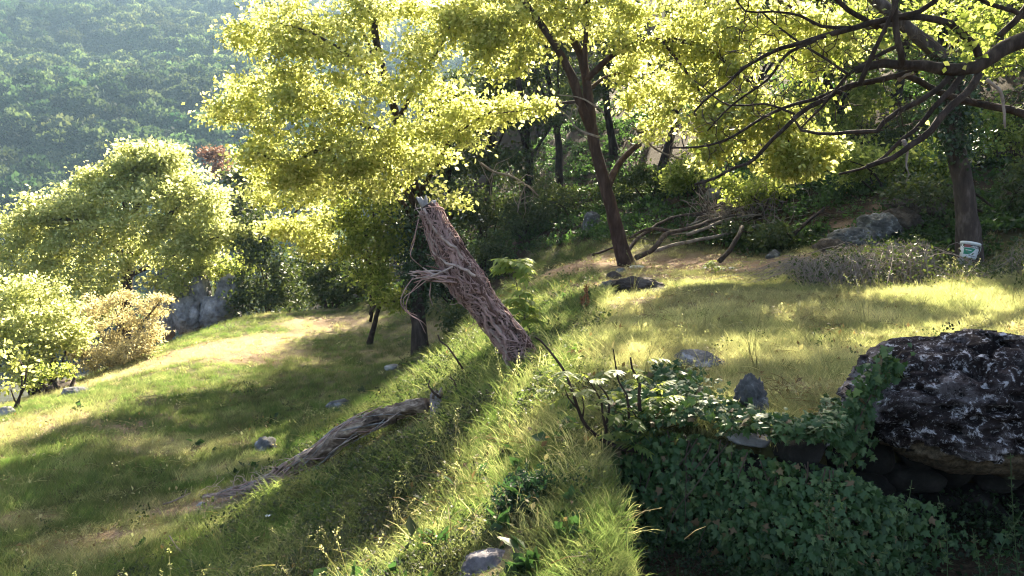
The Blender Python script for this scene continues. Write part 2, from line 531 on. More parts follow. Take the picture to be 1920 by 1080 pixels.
# ------------------------------------------------------------------ far wooded hillside across the valley
def hill_z(x, y):
    d = .8 * y - .6 * x
    z = -46 + np.interp(d, [-600, 0, 60, 120, 180, 480, 700, 1100], [30, 30, 26, 32, 46, 155, 226, 250])
    z = z + 7 * fbm2(x, y, .014, 4, 41) + 3 * fbm2(x, y, .04, 3, 42) * sstep(60, 160, d) + 5 * fbm2(x, y, .028, 2, 43) * sstep(120, 200, d)
    z = z + 8 * np.sin((x * .8 + y * .25) * .03 + 1.3) * sstep(100, 220, d)
    z = z + 48 * sstep(-130, 40, x) * sstep(150, 480, d)
    near = (1 - sstep(26, 58, np.abs(x) * .9)) * (1 - sstep(42, 75, y))
    return z * (1 - near) + (-16) * near
hx = np.concatenate([np.arange(-900, -340, 40), np.arange(-340, 160, 5), np.arange(160, 901, 40)])
hy = np.concatenate([np.arange(-400, 20, 40), np.arange(20, 760, 7), np.arange(760, 1000, 40)])
HX, HY = np.meshgrid(hx, hy)
HZ = hill_z(HX, HY)
hv = np.stack([HX, HY, HZ], -1).reshape(-1, 3)
q = (np.arange(len(hy) - 1)[:, None] * len(hx) + np.arange(len(hx) - 1)[None, :]).ravel()
hf = np.stack([q, q + 1, q + 1 + len(hx), q + len(hx)], -1)
hill_m = surf_mat('hillside_soil', [(.35, (.012, .018, .008)), (.6, (.03, .032, .018)), (.78, (.14, .12, .09))], scale=.05, bump=.3, bscale=.3, bdist=1.0)
obj('hillside', mesh_data('hillside', hv, hf, hill_m), kind='structure')

# ================================================================== MATERIALS of living things
LEAF_YELLOW = leaf_mat('spring_leaf', [(.10, .125, .018), (.14, .16, .022), (.18, .19, .03)], [(.32, .38, .08), (.68, .685, .215), (.90, .89, .45)], .66, .7, .15)
LEAF_GREEN = leaf_mat('fresh_leaf', [(.05, .085, .018), (.075, .11, .02), (.11, .14, .03)], [(.16, .22, .03), (.38, .45, .08), (.66, .68, .2)], .58)
LEAF_OLIVE = leaf_mat('far_tree_leaf', [(.12, .15, .03), (.16, .185, .04), (.21, .22, .06)], [(.36, .42, .12), (.66, .68, .26), (.90, .90, .50)], .62, .7, .15)
LEAF_TAN = leaf_mat('tan_leaf', [(.15, .14, .06), (.31, .26, .13), (.44, .38, .22)], [(.55, .46, .2), (.8, .70, .36)], .5)
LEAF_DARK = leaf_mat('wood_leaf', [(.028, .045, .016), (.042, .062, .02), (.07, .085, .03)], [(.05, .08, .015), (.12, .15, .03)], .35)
LEAF_IVY_FAR = leaf_mat('ivy_leaf_far', [(.016, .034, .014), (.026, .05, .018), (.04, .065, .024)], [(.02, .045, .01), (.04, .08, .018)], .2, .4, .4)
LEAF_RED = leaf_mat('reddish_leaf', [(.14, .075, .06), (.18, .10, .08), (.17, .13, .08)], [(.2, .10, .07), (.26, .16, .1)], .4)
BARK_DARK = surf_mat('dark_bark', [(.3, (.012, .007, .005)), (.5, (.032, .021, .017)), (.72, (.09, .064, .052))], 9, 8, (1, 1, .28), .9, .7, 24, .02)
BARK_GREY = surf_mat('grey_bark', [(.3, (.022, .014, .011)), (.52, (.06, .042, .034)), (.72, (.15, .115, .10))], 9, 8, (1, 1, .35), .9, .7, 24, .02)
BARK_BROWN = surf_mat('red_brown_bark', [(.3, (.016, .008, .006)), (.5, (.042, .022, .017)), (.72, (.10, .064, .05))], 9, 8, (1, 1, .28), .9, .7, 24, .02)
WOOD_PALE = surf_mat('bleached_wood', [(.3, (.10, .09, .088)), (.5, (.22, .205, .20)), (.7, (.40, .38, .37))], 16, 8, (1, 1, .3), .8, .4)
TWIG = surf_mat('twig_bark', [(.3, (.03, .02, .015)), (.6, (.08, .055, .042))], 12, 3, rough=.9, bump=.2)
TWIG_GREY = surf_mat('dead_twig_bark', [(.3, (.12, .09, .075)), (.6, (.26, .21, .18))], 12, 3, rough=.9, bump=.2)

# ================================================================== tree builder
def grow(skel, blobs, rng, step=.22, droop=.12, curl=.5):
    """connect points drawn from the crown's volumes to the skeleton, nearest first: returns twig polylines and tip list"""
    nodes = np.concatenate([s[0] for s in skel]); rads = np.concatenate([s[1] for s in skel])
    dirs = np.concatenate([np.gradient(s[0], axis=0) for s in skel])
    A, fl = [], []
    for bl in blobs:
        c, r, n = bl[:3]
        n = max(3, int(n * (.68 if len(bl) < 4 else 1)))
        fl.append(np.full(n, bl[3] if len(bl) > 3 else 1.0))
        u = rng.normal(size=(n, 3)); u /= np.linalg.norm(u, axis=1)[:, None]
        A.append(np.asarray(c) + u * (rng.random(n) ** .42)[:, None] * np.asarray(r))
    A = np.concatenate(A)
    d0 = np.array([np.min(((nodes - a) ** 2).sum(1)) for a in A])
    od = np.argsort(d0); A = A[od]; fl = np.concatenate(fl)[od]
    cap = len(nodes) + len(A) * 14
    N = np.zeros((cap, 3)); RR = np.zeros(cap); D = np.zeros((cap, 3))
    n = len(nodes); N[:n], RR[:n], D[:n] = nodes, rads, dirs
    tw = []
    for a, lf in zip(A, fl):
        d2 = ((N[:n] - a) ** 2).sum(1)
        k = int(np.argmin(d2)); L = math.sqrt(d2[k])
        if L < .05: continue
        m = int(min(12, max(3, L / step)))
        t = np.linspace(0, 1, m + 1)[:, None]
        pd = D[k] / (np.linalg.norm(D[k]) + 1e-9)
        ctl = N[k] + (a - N[k]) * .45 + pd * L * .22 + rng.normal(size=3) * L * .10 * curl + np.array([0, 0, .10 * L])
        pts = (1 - t) ** 2 * N[k] + 2 * t * (1 - t) * ctl + t ** 2 * a
        pts[1:-1] += rng.normal(size=(m - 1, 3)) * .018 * min(1, L)
        r0 = min(RR[k] * .75, .004 + .011 * L); r0 = max(r0, .004)
        rr = np.linspace(r0, .003, m + 1)
        tw.append((pts, rr, lf))
        c = min(m, cap - n)
        N[n:n + c] = pts[1:c + 1]; RR[n:n + c] = rr[1:c + 1]; D[n:n + c] = np.diff(pts, axis=0)[:c]; n += c
    return tw

def tw_geo(tw, sides=4):
    return merge([tube(p, r, sides) for p, r, _ in tw])

def leaves_on(tw, per, sig, rng, size, up=.5, droop=.25, width=.62, flat=.7):
    pos, out, nb = [], [], []
    per, sig, flat = per * 1.25, sig * .86, flat * .85
    for p, r, lf in tw:
        n = rng.poisson(per * lf)
        if n == 0: continue
        t = rng.random(n) ** .6
        i = t * (len(p) - 1); k = np.minimum(i.astype(int), len(p) - 2)
        q = p[k] + (p[k + 1] - p[k]) * (i - k)[:, None]
        s = rng.normal(size=(n, 3)) * sig * np.array([1, 1, flat])
        cn = rng.normal(size=3) * .75 + np.array([0, 0, up]); cn /= np.linalg.norm(cn); nb.append(np.tile(cn, (n, 1)))
        pos.append(q + s); out.append((p[-1] - p[0]) / (np.linalg.norm(p[-1] - p[0]) + 1e-9) * .5 + s / sig * .35)
    pos, out, nb = np.concatenate(pos), np.concatenate(out), np.concatenate(nb)
    sz = rng.uniform(size[0], size[1], len(pos))
    return leaf_cards(pos, sz, rng, up, droop, width, out, .10, nb)

def px_poly(pts):
    """[(px, py, Y), ...] -> points of the place"""
    return np.array([P(*p) for p in pts])

def plant(name, label, cat, limbs, blobs, leaf, bark=None, per=30, sig=.2, size=(.07, .12), seed=1, group=None, twig=None, up=.5,
          droop=.25, step=.22, flat=.7, width=.62, sides=9, limb_name='limb', trunk_name='trunk', leafname='crown', curl=.5, extra_skel=(), twigs_only=False, kink=1.0, twr=1.0):
    """limbs: [(points Nx3, r0, r1)], the first one the trunk; blobs: [(centre, radii, tips)]"""
    rng = np.random.default_rng(seed)
    bark = bark or BARK_DARK
    o = empty(name, tuple(limbs[0][0][0]), label, cat, group)
    skel = []
    for k, (pts, r0, r1) in enumerate(limbs):
        p = resample(pts, .12)
        p = p + np.stack([fbm(p * 1.7 + 9 * a + seed, 2, 50 + a) for a in range(3)], -1) * min(.05, r0 * .9) * kink * np.linspace(0, 1, len(p))[:, None] ** .3
        r = np.linspace(r0, r1, len(p))
        if k == 0: r = r * (1 + .5 * np.exp(-np.linspace(0, len(p) * .12, len(p)) / .25))
        skel.append((p, r))
        big = r0 > .08
        part(trunk_name if k == 0 else limb_name, tube(p, r, 14 if big else sides, .16 if big else .10, seed + k, 7.0), bark, o)
    tw = grow(skel + list(extra_skel), blobs, rng, step, droop, curl)
    if twr != 1: tw = [(p, r * twr, lf) for p, r, lf in tw]
    part('twigs', tw_geo(tw), twig or TWIG, o, 'stuff')
    if not twigs_only:
        part(leafname, leaves_on(tw, per, sig, rng, size, up, droop, width, flat), leaf, o, 'stuff', smooth=False)
    return o

def B(px, py, Y, r, n, rz=None, ry=None):
    """a crown volume seen at px, py at distance Y with radius r photo pixels"""
    m = r * Y / F_PX
    return (P(px, py, Y), (m, (ry or 1.0) * m, (rz or .9) * m), n)

# ------------------------------------------------------------------ the far wood on the hillside (reads as one mass)
def far_crown(seed):
    rng = np.random.default_rng(seed)
    n = 620
    u = rng.normal(size=(n, 3)); u /= np.linalg.norm(u, axis=1)[:, None]
    u[:, 2] = np.abs(u[:, 2]) * 1.1 - .25
    lump = 1 + .28 * fbm(u * 2.2 + seed * 7, 3, seed)
    pos = u * (lump * rng.uniform(.72, 1.0, n) ** .6)[:, None]
    nrm = u + rng.normal(size=(n, 3)) * .35
    v, f = leaf_cards(pos, rng.uniform(.13, .25, n), rng, .9, .0, .9, None, .05)
    return mesh_data('far_crown', v, f, FAR_LEAF, False)
FAR_LEAF = leaf_mat('hillside_leaf', [(.024, .046, .028), (.036, .062, .034), (.056, .083, .045)], [(.08, .12, .04), (.14, .18, .06)], .3, .8, .05, tint=True)
far_c = proto_collection('far_crowns', [far_crown(s) for s in range(5)])
rng = np.random.default_rng(5)
fpos = []
for (x0, x1, y0, y1, n) in [(-360, 160, 95, 640, 21000)]:
    x = rng.uniform(x0, x1, n); y = rng.uniform(y0, y1, n)
    x *= (y / 440) ** .6
    z = hill_z(x, y)
    px, py, f = project(np.stack([x, y, z + 3], -1))
    keep = (px > -200) & (px < 2100) & (py < 700) & (py > -160)
    bare = fbm2(x, y, .03, 3, 77)
    keep &= ~((bare > .42) & (rng.random(n) < .8)) & (rng.random(n) < np.clip((220 / np.maximum(y, 60)) ** .5, .55, 1.0))
    fpos.append(np.stack([x, y, z], -1)[keep])
fpos = np.concatenate(fpos)
n = len(fpos)
r_ = 1.8 + 3.6 * rng.random(n) ** 1.6 * (1 + .35 * fbm2(fpos[:, 0], fpos[:, 1], .02, 2, 78))
hue = fbm2(fpos[:, 0], fpos[:, 1], .014, 3, 79)[:, None] + rng.normal(size=(n, 1)) * .22
tint = np.clip(np.array([[1.0, 1.0, 1.0]]) + hue * np.array([[.75, .35, .45]]), .3, 2.2) * rng.uniform(.3, 1.6, (n, 1))
tint *= (.55 + .75 * np.clip(.5 + 1.3 * fbm2(fpos[:, 0], fpos[:, 1], .022, 3, 83), 0, 1))[:, None]
fpos[:, 2] += r_ * .35
scatter('hillside_wood', fpos, np.stack([np.zeros(n), np.zeros(n), rng.uniform(0, 6.28, n)], -1),
        np.stack([r_, r_, r_ * rng.uniform(.95, 1.4, n)], -1), rng.integers(0, 5, n), tint, far_c,
        label='hazy wooded hillside far across the valley')

# ------------------------------------------------------------------ the big yellow-green tree left of centre
def root(px, Y): 
    p = P(px, 500, Y); x = p[0]
    return np.array([x, Y, float(ground(x, Y)) - .08])
YA = 15.4
tA = np.vstack([[root(786, YA)], px_poly([(785, 620, YA), (783, 560, YA), (788, 500, YA), (792, 440, YA), (786, 380, YA + .1), (772, 320, YA + .2), (752, 250, YA + .3), (728, 160, YA + .2), (705, 70, YA), (690, -40, YA)])])
limA = [(tA, .15, .05),
        (px_poly([(790, 400, YA), (740, 330, YA - .3), (680, 295, YA - .7), (610, 280, YA - 1.0), (540, 305, YA - 1.2), (480, 290, YA - 1.2)]), .08, .02),
        (px_poly([(790, 430, YA), (730, 355, YA + .4), (660, 335, YA + .8), (590, 370, YA + .9), (530, 420, YA + .9)]), .06, .015),
        (px_poly([(768, 310, YA), (700, 245, YA - .2), (620, 205, YA - .4), (540, 215, YA - .5), (450, 222, YA - .4), (400, 216, YA - .3)]), .06, .012),
        (px_poly([(735, 190, YA), (670, 120, YA - .6), (600, 70, YA - 1.0), (520, 40, YA - 1.0)]), .05, .012),
        (px_poly([(785, 370, YA), (830, 290, YA - .5), (870, 240, YA - .8), (930, 205, YA - 1.0)]), .06, .015),
        (px_poly([(745, 225, YA), (790, 140, YA - .3), (830, 80, YA - .5), (860, 10, YA - .6)]), .05, .012),
        (px_poly([(725, 150, YA), (680, 60, YA + .5), (640, -30, YA + .6)]), .05, .012),
        (px_poly([(788, 440, YA), (740, 420, YA + .3), (690, 440, YA + .7), (640, 490, YA + .8)]), .045, .012)]
blA = [B(470, 60, YA - .5, 60, 30), B(540, 50, YA - 1, 85, 55), B(640, 40, YA - .3, 100, 70), B(750, 40, YA, 95, 36), B(850, 60, YA - .6, 85, 52), B(810, 10, YA - .3, 70, 40), B(890, 20, YA - .5, 55, 30),
       B(460, 165, YA - .4, 48, 28), B(420, 215, YA - .4, 40, 16, .5), B(520, 160, YA - .8, 85, 55), B(620, 150, YA - .8, 90, 60), B(730, 140, YA - 1.0, 90, 42), B(830, 170, YA - 1.0, 85, 26), B(920, 210, YA - 1, 55, 28, .6),
       B(480, 265, YA - 1, 55, 34), B(560, 270, YA - 1.2, 75, 45), B(660, 260, YA - 1.2, 80, 50), B(770, 260, YA - 1.2, 75, 45), B(860, 250, YA - 1, 65, 36),
       B(505, 318, YA - .8, 40, 26), B(560, 320, YA - 1, 55, 30), B(640, 315, YA - 1, 60, 34), B(720, 310, YA - .9, 60, 34), B(580, 465, YA + .4, 36, 18, .6), B(510, 350, YA + .4, 55, 34), B(580, 350, YA + .4, 65, 38), B(670, 345, YA + .2, 65, 36), B(545, 420, YA + .8, 45, 26, .7), B(610, 430, YA + .8, 55, 28, .7), B(840, 385, YA - .4, 24, 8)]
blA = [(c, r, max(4, int(n * .58))) for c, r, n in blA]
big = plant('broadleaf_tree', 'big yellow-green broadleaf tree lit through from behind, its ivy-dark trunk standing on the lower meadow', 'tree',
            limA, blA, LEAF_YELLOW, BARK_DARK, per=84, sig=.185, size=(.06, .115), seed=11, flat=.6)
rng = np.random.default_rng(12)                       # ivy up the trunk, and a low shaded skirt of green leaves
tp = resample(tA[:6], .03)
iv = tp[rng.integers(len(tp) // 3, len(tp), 3600)]; hgt = (iv[:, 2] - tp[0, 2]) / (tp[-1, 2] - tp[0, 2])
iv = iv + rng.normal(size=iv.shape) * (.06 + .24 * hgt ** 2)[:, None] * np.array([1.3, 1, .8])
part('ivy_cover', leaf_cards(iv, rng.uniform(.05, .09, len(iv)), rng, .2, .4, .9), LEAF_IVY_FAR, big, 'stuff', smooth=False)

def simple_limbs(base, tops, r0, r1, rng, wob=.15, fork=.35):
    """stems from a common base to each top"""
    L = []
    for k, t in enumerate(tops):
        t = np.asarray(t, float)
        st = base if k == 0 else base + (np.asarray(tops[0]) - base) * fork * rng.uniform(.6, 1.2)
        mid = st + (t - st) * .5 + rng.normal(size=3) * wob * np.array([1, 1, .3])
        L.append((np.array([st, mid, t]), r0 if k == 0 else r0 * .6, r1))
    return L

def bush(name, label, cat, px, Y, blobs, leaf, seed, group=None, r0=.05, per=30, sig=.15, size=(.06, .1), ground_z=None, multi=True, **kw):
    rng = np.random.default_rng(seed)
    b = root(px, Y)
    if ground_z is not None: b[2] = ground_z
    tops = [np.asarray(q[0]) for q in blobs]
    if multi:
        L = []
        for k, t in enumerate(tops):
            st = b + np.array([rng.normal() * .12, rng.normal() * .12, 0])
            L.append((np.array([st, st + (t - st) * .5 + rng.normal(size=3) * .1 + np.array([0, 0, .12]), t]), r0, .01))
        kw.setdefault('trunk_name', 'stem'); kw.setdefault('limb_name', 'stem'); kw.setdefault('leafname', 'foliage')
    else:
        L = simple_limbs(b, tops, r0, .02, rng)
    return plant(name, label, cat, L, blobs, leaf, per=per, sig=sig, size=size, seed=seed, group=group, **kw)

# the shaded green skirt under the big tree
bush('understorey_tree', 'small leafy green tree in shade directly left of the big tree trunk', 'tree', 690, 17.4,
     [B(700, 400, 15.9, 60, 34), B(670, 460, 15.8, 62, 36), B(740, 450, 15.8, 50, 30), B(715, 520, 15.6, 50, 26), B(740, 565, 15.5, 30, 12), B(650, 400, 16.2, 50, 24)],
     LEAF_GREEN, 13, r0=.06, per=46, sig=.15, size=(.06, .11), multi=False)

# ------------------------------------------------------------------ the round sunlit tree at the left
YB = 25.0
tB = np.array([P(232, 640, YB), P(236, 560, YB), P(242, 490, YB), P(240, 420, YB), P(228, 350, YB)])
limB = [(tB, .22, .08), (px_poly([(240, 500, YB), (290, 440, YB - .5), (340, 380, YB - .8), (390, 370, YB - 1)]), .1, .03),
        (px_poly([(240, 490, YB), (180, 430, YB - .6), (120, 410, YB - 1), (60, 420, YB - 1)]), .1, .03),
        (px_poly([(236, 420, YB), (280, 350, YB), (300, 310, YB)]), .09, .03),
        (px_poly([(238, 520, YB), (320, 480, YB - .8), (390, 450, YB - 1.2), (440, 440, YB - 1.2)]), .08, .02)]
blB = [B(310, 296, YB, 40, 34), B(255, 305, YB, 48, 34), B(300, 325, YB, 62, 70), B(225, 335, YB, 60, 60), B(165, 365, YB, 60, 55), B(360, 375, YB - .6, 62, 60), B(290, 400, YB - 1, 75, 60), B(210, 410, YB - 1, 75, 60),
       B(110, 410, YB - .8, 65, 55), B(45, 415, YB - .8, 60, 45), B(90, 550, YB - 2, 70, 50), B(170, 560, YB - 2, 60, 36), B(10, 580, YB - 2, 60, 36), B(330, 530, YB - 1.8, 30, 12), B(395, 430, YB - 1.2, 55, 45), B(445, 440, YB - 1.2, 28, 16), B(330, 460, YB - 1.4, 60, 34), B(250, 480, YB - 1.2, 50, 20),
       B(140, 480, YB - 1.2, 70, 45), B(60, 490, YB - 1.2, 65, 40), B(375, 490, YB - 1.2, 38, 18), B(0, 520, YB - 1.2, 60, 25), B(310, 510, YB - 1.2, 36, 12)]
plant('broadleaf_tree', 'round sunlit olive-green tree at the far left, rising from below the meadow edge', 'tree', limB, blB, LEAF_OLIVE, BARK_DARK,
      per=60, sig=.24, size=(.09, .16), seed=21, flat=.55)

# ------------------------------------------------------------------ bushes along the meadow's far left edge
bush('bush', 'yellow-green bush under the round tree, against the left border', 'bush', 70, 16.0,
     [B(20, 560, 16, 50, 36), B(75, 555, 16, 50, 36), B(130, 640, 15.6, 40, 26), B(60, 690, 14.8, 50, 30), B(10, 640, 15, 40, 24), B(120, 595, 15.6, 42, 22), B(40, 620, 15.2, 50, 26), B(95, 640, 15.2, 40, 18), B(10, 680, 14.6, 40, 16)],
     LEAF_OLIVE, 31, per=52, sig=.15, size=(.05, .10))
bush('bush', 'tan feathery bush at the meadow edge beside the pale rock face', 'bush', 215, 17.2,
     [B(150, 665, 16.4, 40, 30), B(205, 675, 16.2, 40, 30), B(250, 665, 16.2, 38, 26), B(285, 630, 16.6, 34, 24), B(160, 590, 17.2, 45, 30), B(215, 575, 17.2, 45, 34), B(265, 590, 17.2, 42, 32), B(180, 640, 16.8, 45, 26), B(235, 640, 16.6, 42, 26), B(290, 575, 17.2, 26, 14), B(305, 560, 17.2, 18, 8, .5)],
     LEAF_TAN, 32, per=60, sig=.10, size=(.045, .085), flat=.5, width=.4)
bush('bush', 'low grey-green bush in front of the tan bush', 'bush', 100, 14.2,
     [B(85, 700, 14.2, 26, 14, .6), B(120, 700, 14.3, 22, 12, .6), B(60, 720, 14, 22, 10, .6)], LEAF_GREEN, 33, per=26, sig=.08, size=(.05, .08))
bush('bush', 'sparse twiggy sapling with a few bright leaves at the left border', 'sapling', 15, 12.6,
     [B(10, 660, 12.6, 28, 12), B(40, 680, 12.6, 22, 8), B(20, 730, 12.5, 25, 8), B(50, 720, 12.4, 15, 4)], LEAF_YELLOW, 34, per=7, sig=.07, size=(.07, .11), twig=TWIG_GREY, r0=.02)
# dark shrubs and pale rock beyond the meadow
bush('shrub', 'dark green shrub overhanging the pale rock face', 'shrub', 410, 24.5,
     [B(400, 505, 24.5, 34, 18), B(445, 490, 24.5, 40, 22), B(385, 560, 24, 18, 5)], LEAF_GREEN, 41, per=40, sig=.2, size=(.09, .15), ground_z=-1.6)
bush('shrub', 'tall dark green shrub at the far meadow end right of the pale rock face', 'shrub', 500, 23.6,
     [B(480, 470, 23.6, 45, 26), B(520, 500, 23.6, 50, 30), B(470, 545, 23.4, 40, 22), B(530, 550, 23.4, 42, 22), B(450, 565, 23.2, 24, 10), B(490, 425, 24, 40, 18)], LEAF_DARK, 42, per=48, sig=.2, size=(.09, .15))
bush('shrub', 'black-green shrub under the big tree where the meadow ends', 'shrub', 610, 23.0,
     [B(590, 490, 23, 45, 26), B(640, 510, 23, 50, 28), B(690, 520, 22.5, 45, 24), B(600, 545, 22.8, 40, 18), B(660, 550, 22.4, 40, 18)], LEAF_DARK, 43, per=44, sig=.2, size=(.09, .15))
bush('shrub', 'reddish shrub far off between the round tree and the big tree', 'shrub', 415, 46,
     [B(402, 292, 46, 20, 14), B(412, 312, 46, 18, 12)], LEAF_RED, 44, per=50, sig=.3, size=(.14, .24), ground_z=0.5, r0=.06)
bush('broadleaf_tree', 'dark green tree standing behind the left side of the big tree', 'tree', 450, 36,
     [B(452, 330, 36, 26, 24), B(450, 390, 36, 34, 26), B(475, 370, 35, 40, 30), B(455, 440, 36, 40, 26)], LEAF_DARK, 45, per=44, sig=.3, size=(.12, .2), ground_z=-3.5, r0=.14, multi=False)

# ------------------------------------------------------------------ the slanting tree in the middle
YF = 14.6
tF = np.vstack([[root(1176, YF)], px_poly([(1163, 455, YF), (1148, 400, YF), (1133, 340, YF), (1118, 280, YF), (1106, 220, YF), (1099, 160, YF), (1090, 105, YF + .1), (1070, 60, YF + .2), (1057, 0, YF + .3), (1050, -60, YF + .4)])])
limF = [(tF, .135, .06),
        (px_poly([(1110, 245, YF), (1088, 195, YF - .1), (1070, 140, YF - .2), (1045, 90, YF - .3), (1018, 50, YF - .4), (980, 0, YF - .4), (940, -50, YF - .4)]), .095, .04),
        (px_poly([(1140, 350, YF), (1155, 315, YF + .3), (1178, 288, YF + .6), (1200, 270, YF + .8)]), .07, .05),
        (px_poly([(1097, 140, YF), (1098, 70, YF - .1), (1104, 10, YF - .1), (1110, -60, YF)]), .05, .03),
        (px_poly([(1090, 190, YF), (1040, 196, YF - .2), (990, 205, YF - .4), (930, 212, YF - .5)]), .03, .008),
        (px_poly([(1098, 150, YF), (1160, 95, YF - .5), (1240, 75, YF - 1.0), (1330, 95, YF - 1.4), (1400, 150, YF - 1.8), (1440, 210, YF - 2.0), (1480, 270, YF - 2.1)]), .06, .014),
        (px_poly([(1240, 75, YF - 1), (1290, 140, YF - 1.4), (1330, 210, YF - 1.8), (1345, 270, YF - 2)]), .03, .01),
        (px_poly([(1099, 170, YF), (1150, 140, YF + .5), (1200, 150, YF + .9), (1250, 190, YF + 1)]), .04, .01),
        (px_poly([(1052, -40, YF + .4), (1130, -120, YF), (1260, -170, YF - .4), (1400, -180, YF - .8), (1560, -180, YF - 1)]), .05, .015),
        (px_poly([(1060, 20, YF), (1150, -20, YF - .4), (1260, -40, YF - .8), (1380, -30, YF - 1.2), (1480, 10, YF - 1.6), (1560, 60, YF - 1.8)]), .05, .012)]
blF = [B(1010, -50, YF, 70, 34), B(1060, -120, YF + .3, 80, 40), B(950, -70, YF - .4, 60, 24), B(1120, -90, YF, 70, 30), B(905, 40, YF - .4, 60, 36), B(980, 60, YF - .3, 75, 46), B(1040, 20, YF, 70, 36), B(925, 110, YF - .4, 60, 34), B(1140, 40, YF - .3, 80, 46), B(1230, 60, YF - .8, 85, 54), B(1325, 50, YF - 1.2, 85, 54),
       B(1190, 130, YF + .5, 55, 28), B(1250, 175, YF + .8, 55, 34), B(1300, 140, YF - 1.2, 65, 38), B(1400, 60, YF - 1.4, 80, 44), B(1400, 140, YF - 1.6, 55, 24),
       B(1000, 200, YF - .4, 40, 12, .35), B(1340, 230, YF - 1.9, 50, 36), B(1400, 230, YF - 1.9, 60, 46), B(1465, 245, YF - 2.0, 55, 40), B(1330, 292, YF - 2, 28, 14), B(1480, 300, YF - 2.1, 50, 34), B(1540, 280, YF - 2.1, 42, 24), B(1520, 320, YF - 2.1, 20, 8),
       B(1330, -150, YF - .5, 90, 50, .8), B(1440, -160, YF - .8, 95, 54, .8), B(1550, -170, YF - 1, 95, 54, .8), B(1660, -170, YF - 1, 95, 46, .8), B(1400, -270, YF - .5, 95, 44), B(1520, -280, YF - .6, 95, 44), B(1270, -230, YF - .4, 70, 24), B(1480, 60, YF - 1.6, 70, 34), B(1550, 90, YF - 1.6, 60, 26), B(1185, 200, YF + .8, 24, 8), B(1225, 245, YF + .9, 30, 10)]
ctr = plant('broadleaf_tree', 'slanting red-brown tree on the upper terrace with forked trunk and yellow-green crown', 'tree', limF, blF, LEAF_YELLOW, BARK_BROWN,
            per=46, sig=.15, size=(.06, .12), seed=51, flat=.6)
for pts, r in [([(1125, 258), (1085, 243), (1066, 220), (1048, 205), (1020, 202)], .022), ([(1128, 207), (1095, 186), (1070, 180), (1045, 178)], .018), ([(1078, 222), (1084, 200), (1078, 194), (1072, 205), (1068, 228)], .012)]:
    part('dead_branch', tube(resample(px_poly([(x, y, YF - .35) for x, y in pts]), .08), [r, r * .5], 6, .15), TWIG_GREY, ctr, label='bare bleached dead branch')

# ------------------------------------------------------------------ the leaning tree at the right, by the bucket
YG = 12.4
tG = np.vstack([[root(1818, YG)], px_poly([(1816, 420, YG), (1808, 360, YG), (1797, 290, YG), (1787, 225, YG), (1784, 160, YG + .1), (1775, 115, YG + .2), (1740, 84, YG + .3), (1690, 40, YG + .4), (1630, -10, YG + .5), (1570, -60, YG + .6)])])
limG = [(tG, .17, .075), (px_poly([(1785, 200, YG), (1840, 120, YG + .3), (1880, 60, YG + .5), (1900, -30, YG + .6)]), .08, .03),
        (px_poly([(1690, 40, YG + .4), (1600, 60, YG + .6), (1520, 110, YG + .8)]), .05, .015)]
blG = [B(1850, 40, YG + .6, 70, 34), B(1900, 90, YG + .6, 60, 26), B(1760, 30, YG + .8, 60, 16), B(1580, 60, YG + 1, 70, 26), B(1520, 130, YG + 1.2, 60, 22), B(1840, 120, YG + .5, 40, 12)]
gt = plant('broadleaf_tree', 'thick leaning tree beside the white bucket, its pale upper trunk bending left', 'tree', limG, blG, LEAF_GREEN, BARK_GREY, per=34, sig=.17, size=(.06, .11), seed=61)
rng = np.random.default_rng(62)
tp = resample(tG[3:7], .03); iv = tp[rng.integers(0, len(tp), 2600)]; iv = iv + rng.normal(size=iv.shape) * np.array([.2, .2, .1])
part('ivy_cover', leaf_cards(iv, rng.uniform(.05, .08, len(iv)), rng, .2, .4, .9), LEAF_IVY_FAR, gt, 'stuff', smooth=False)

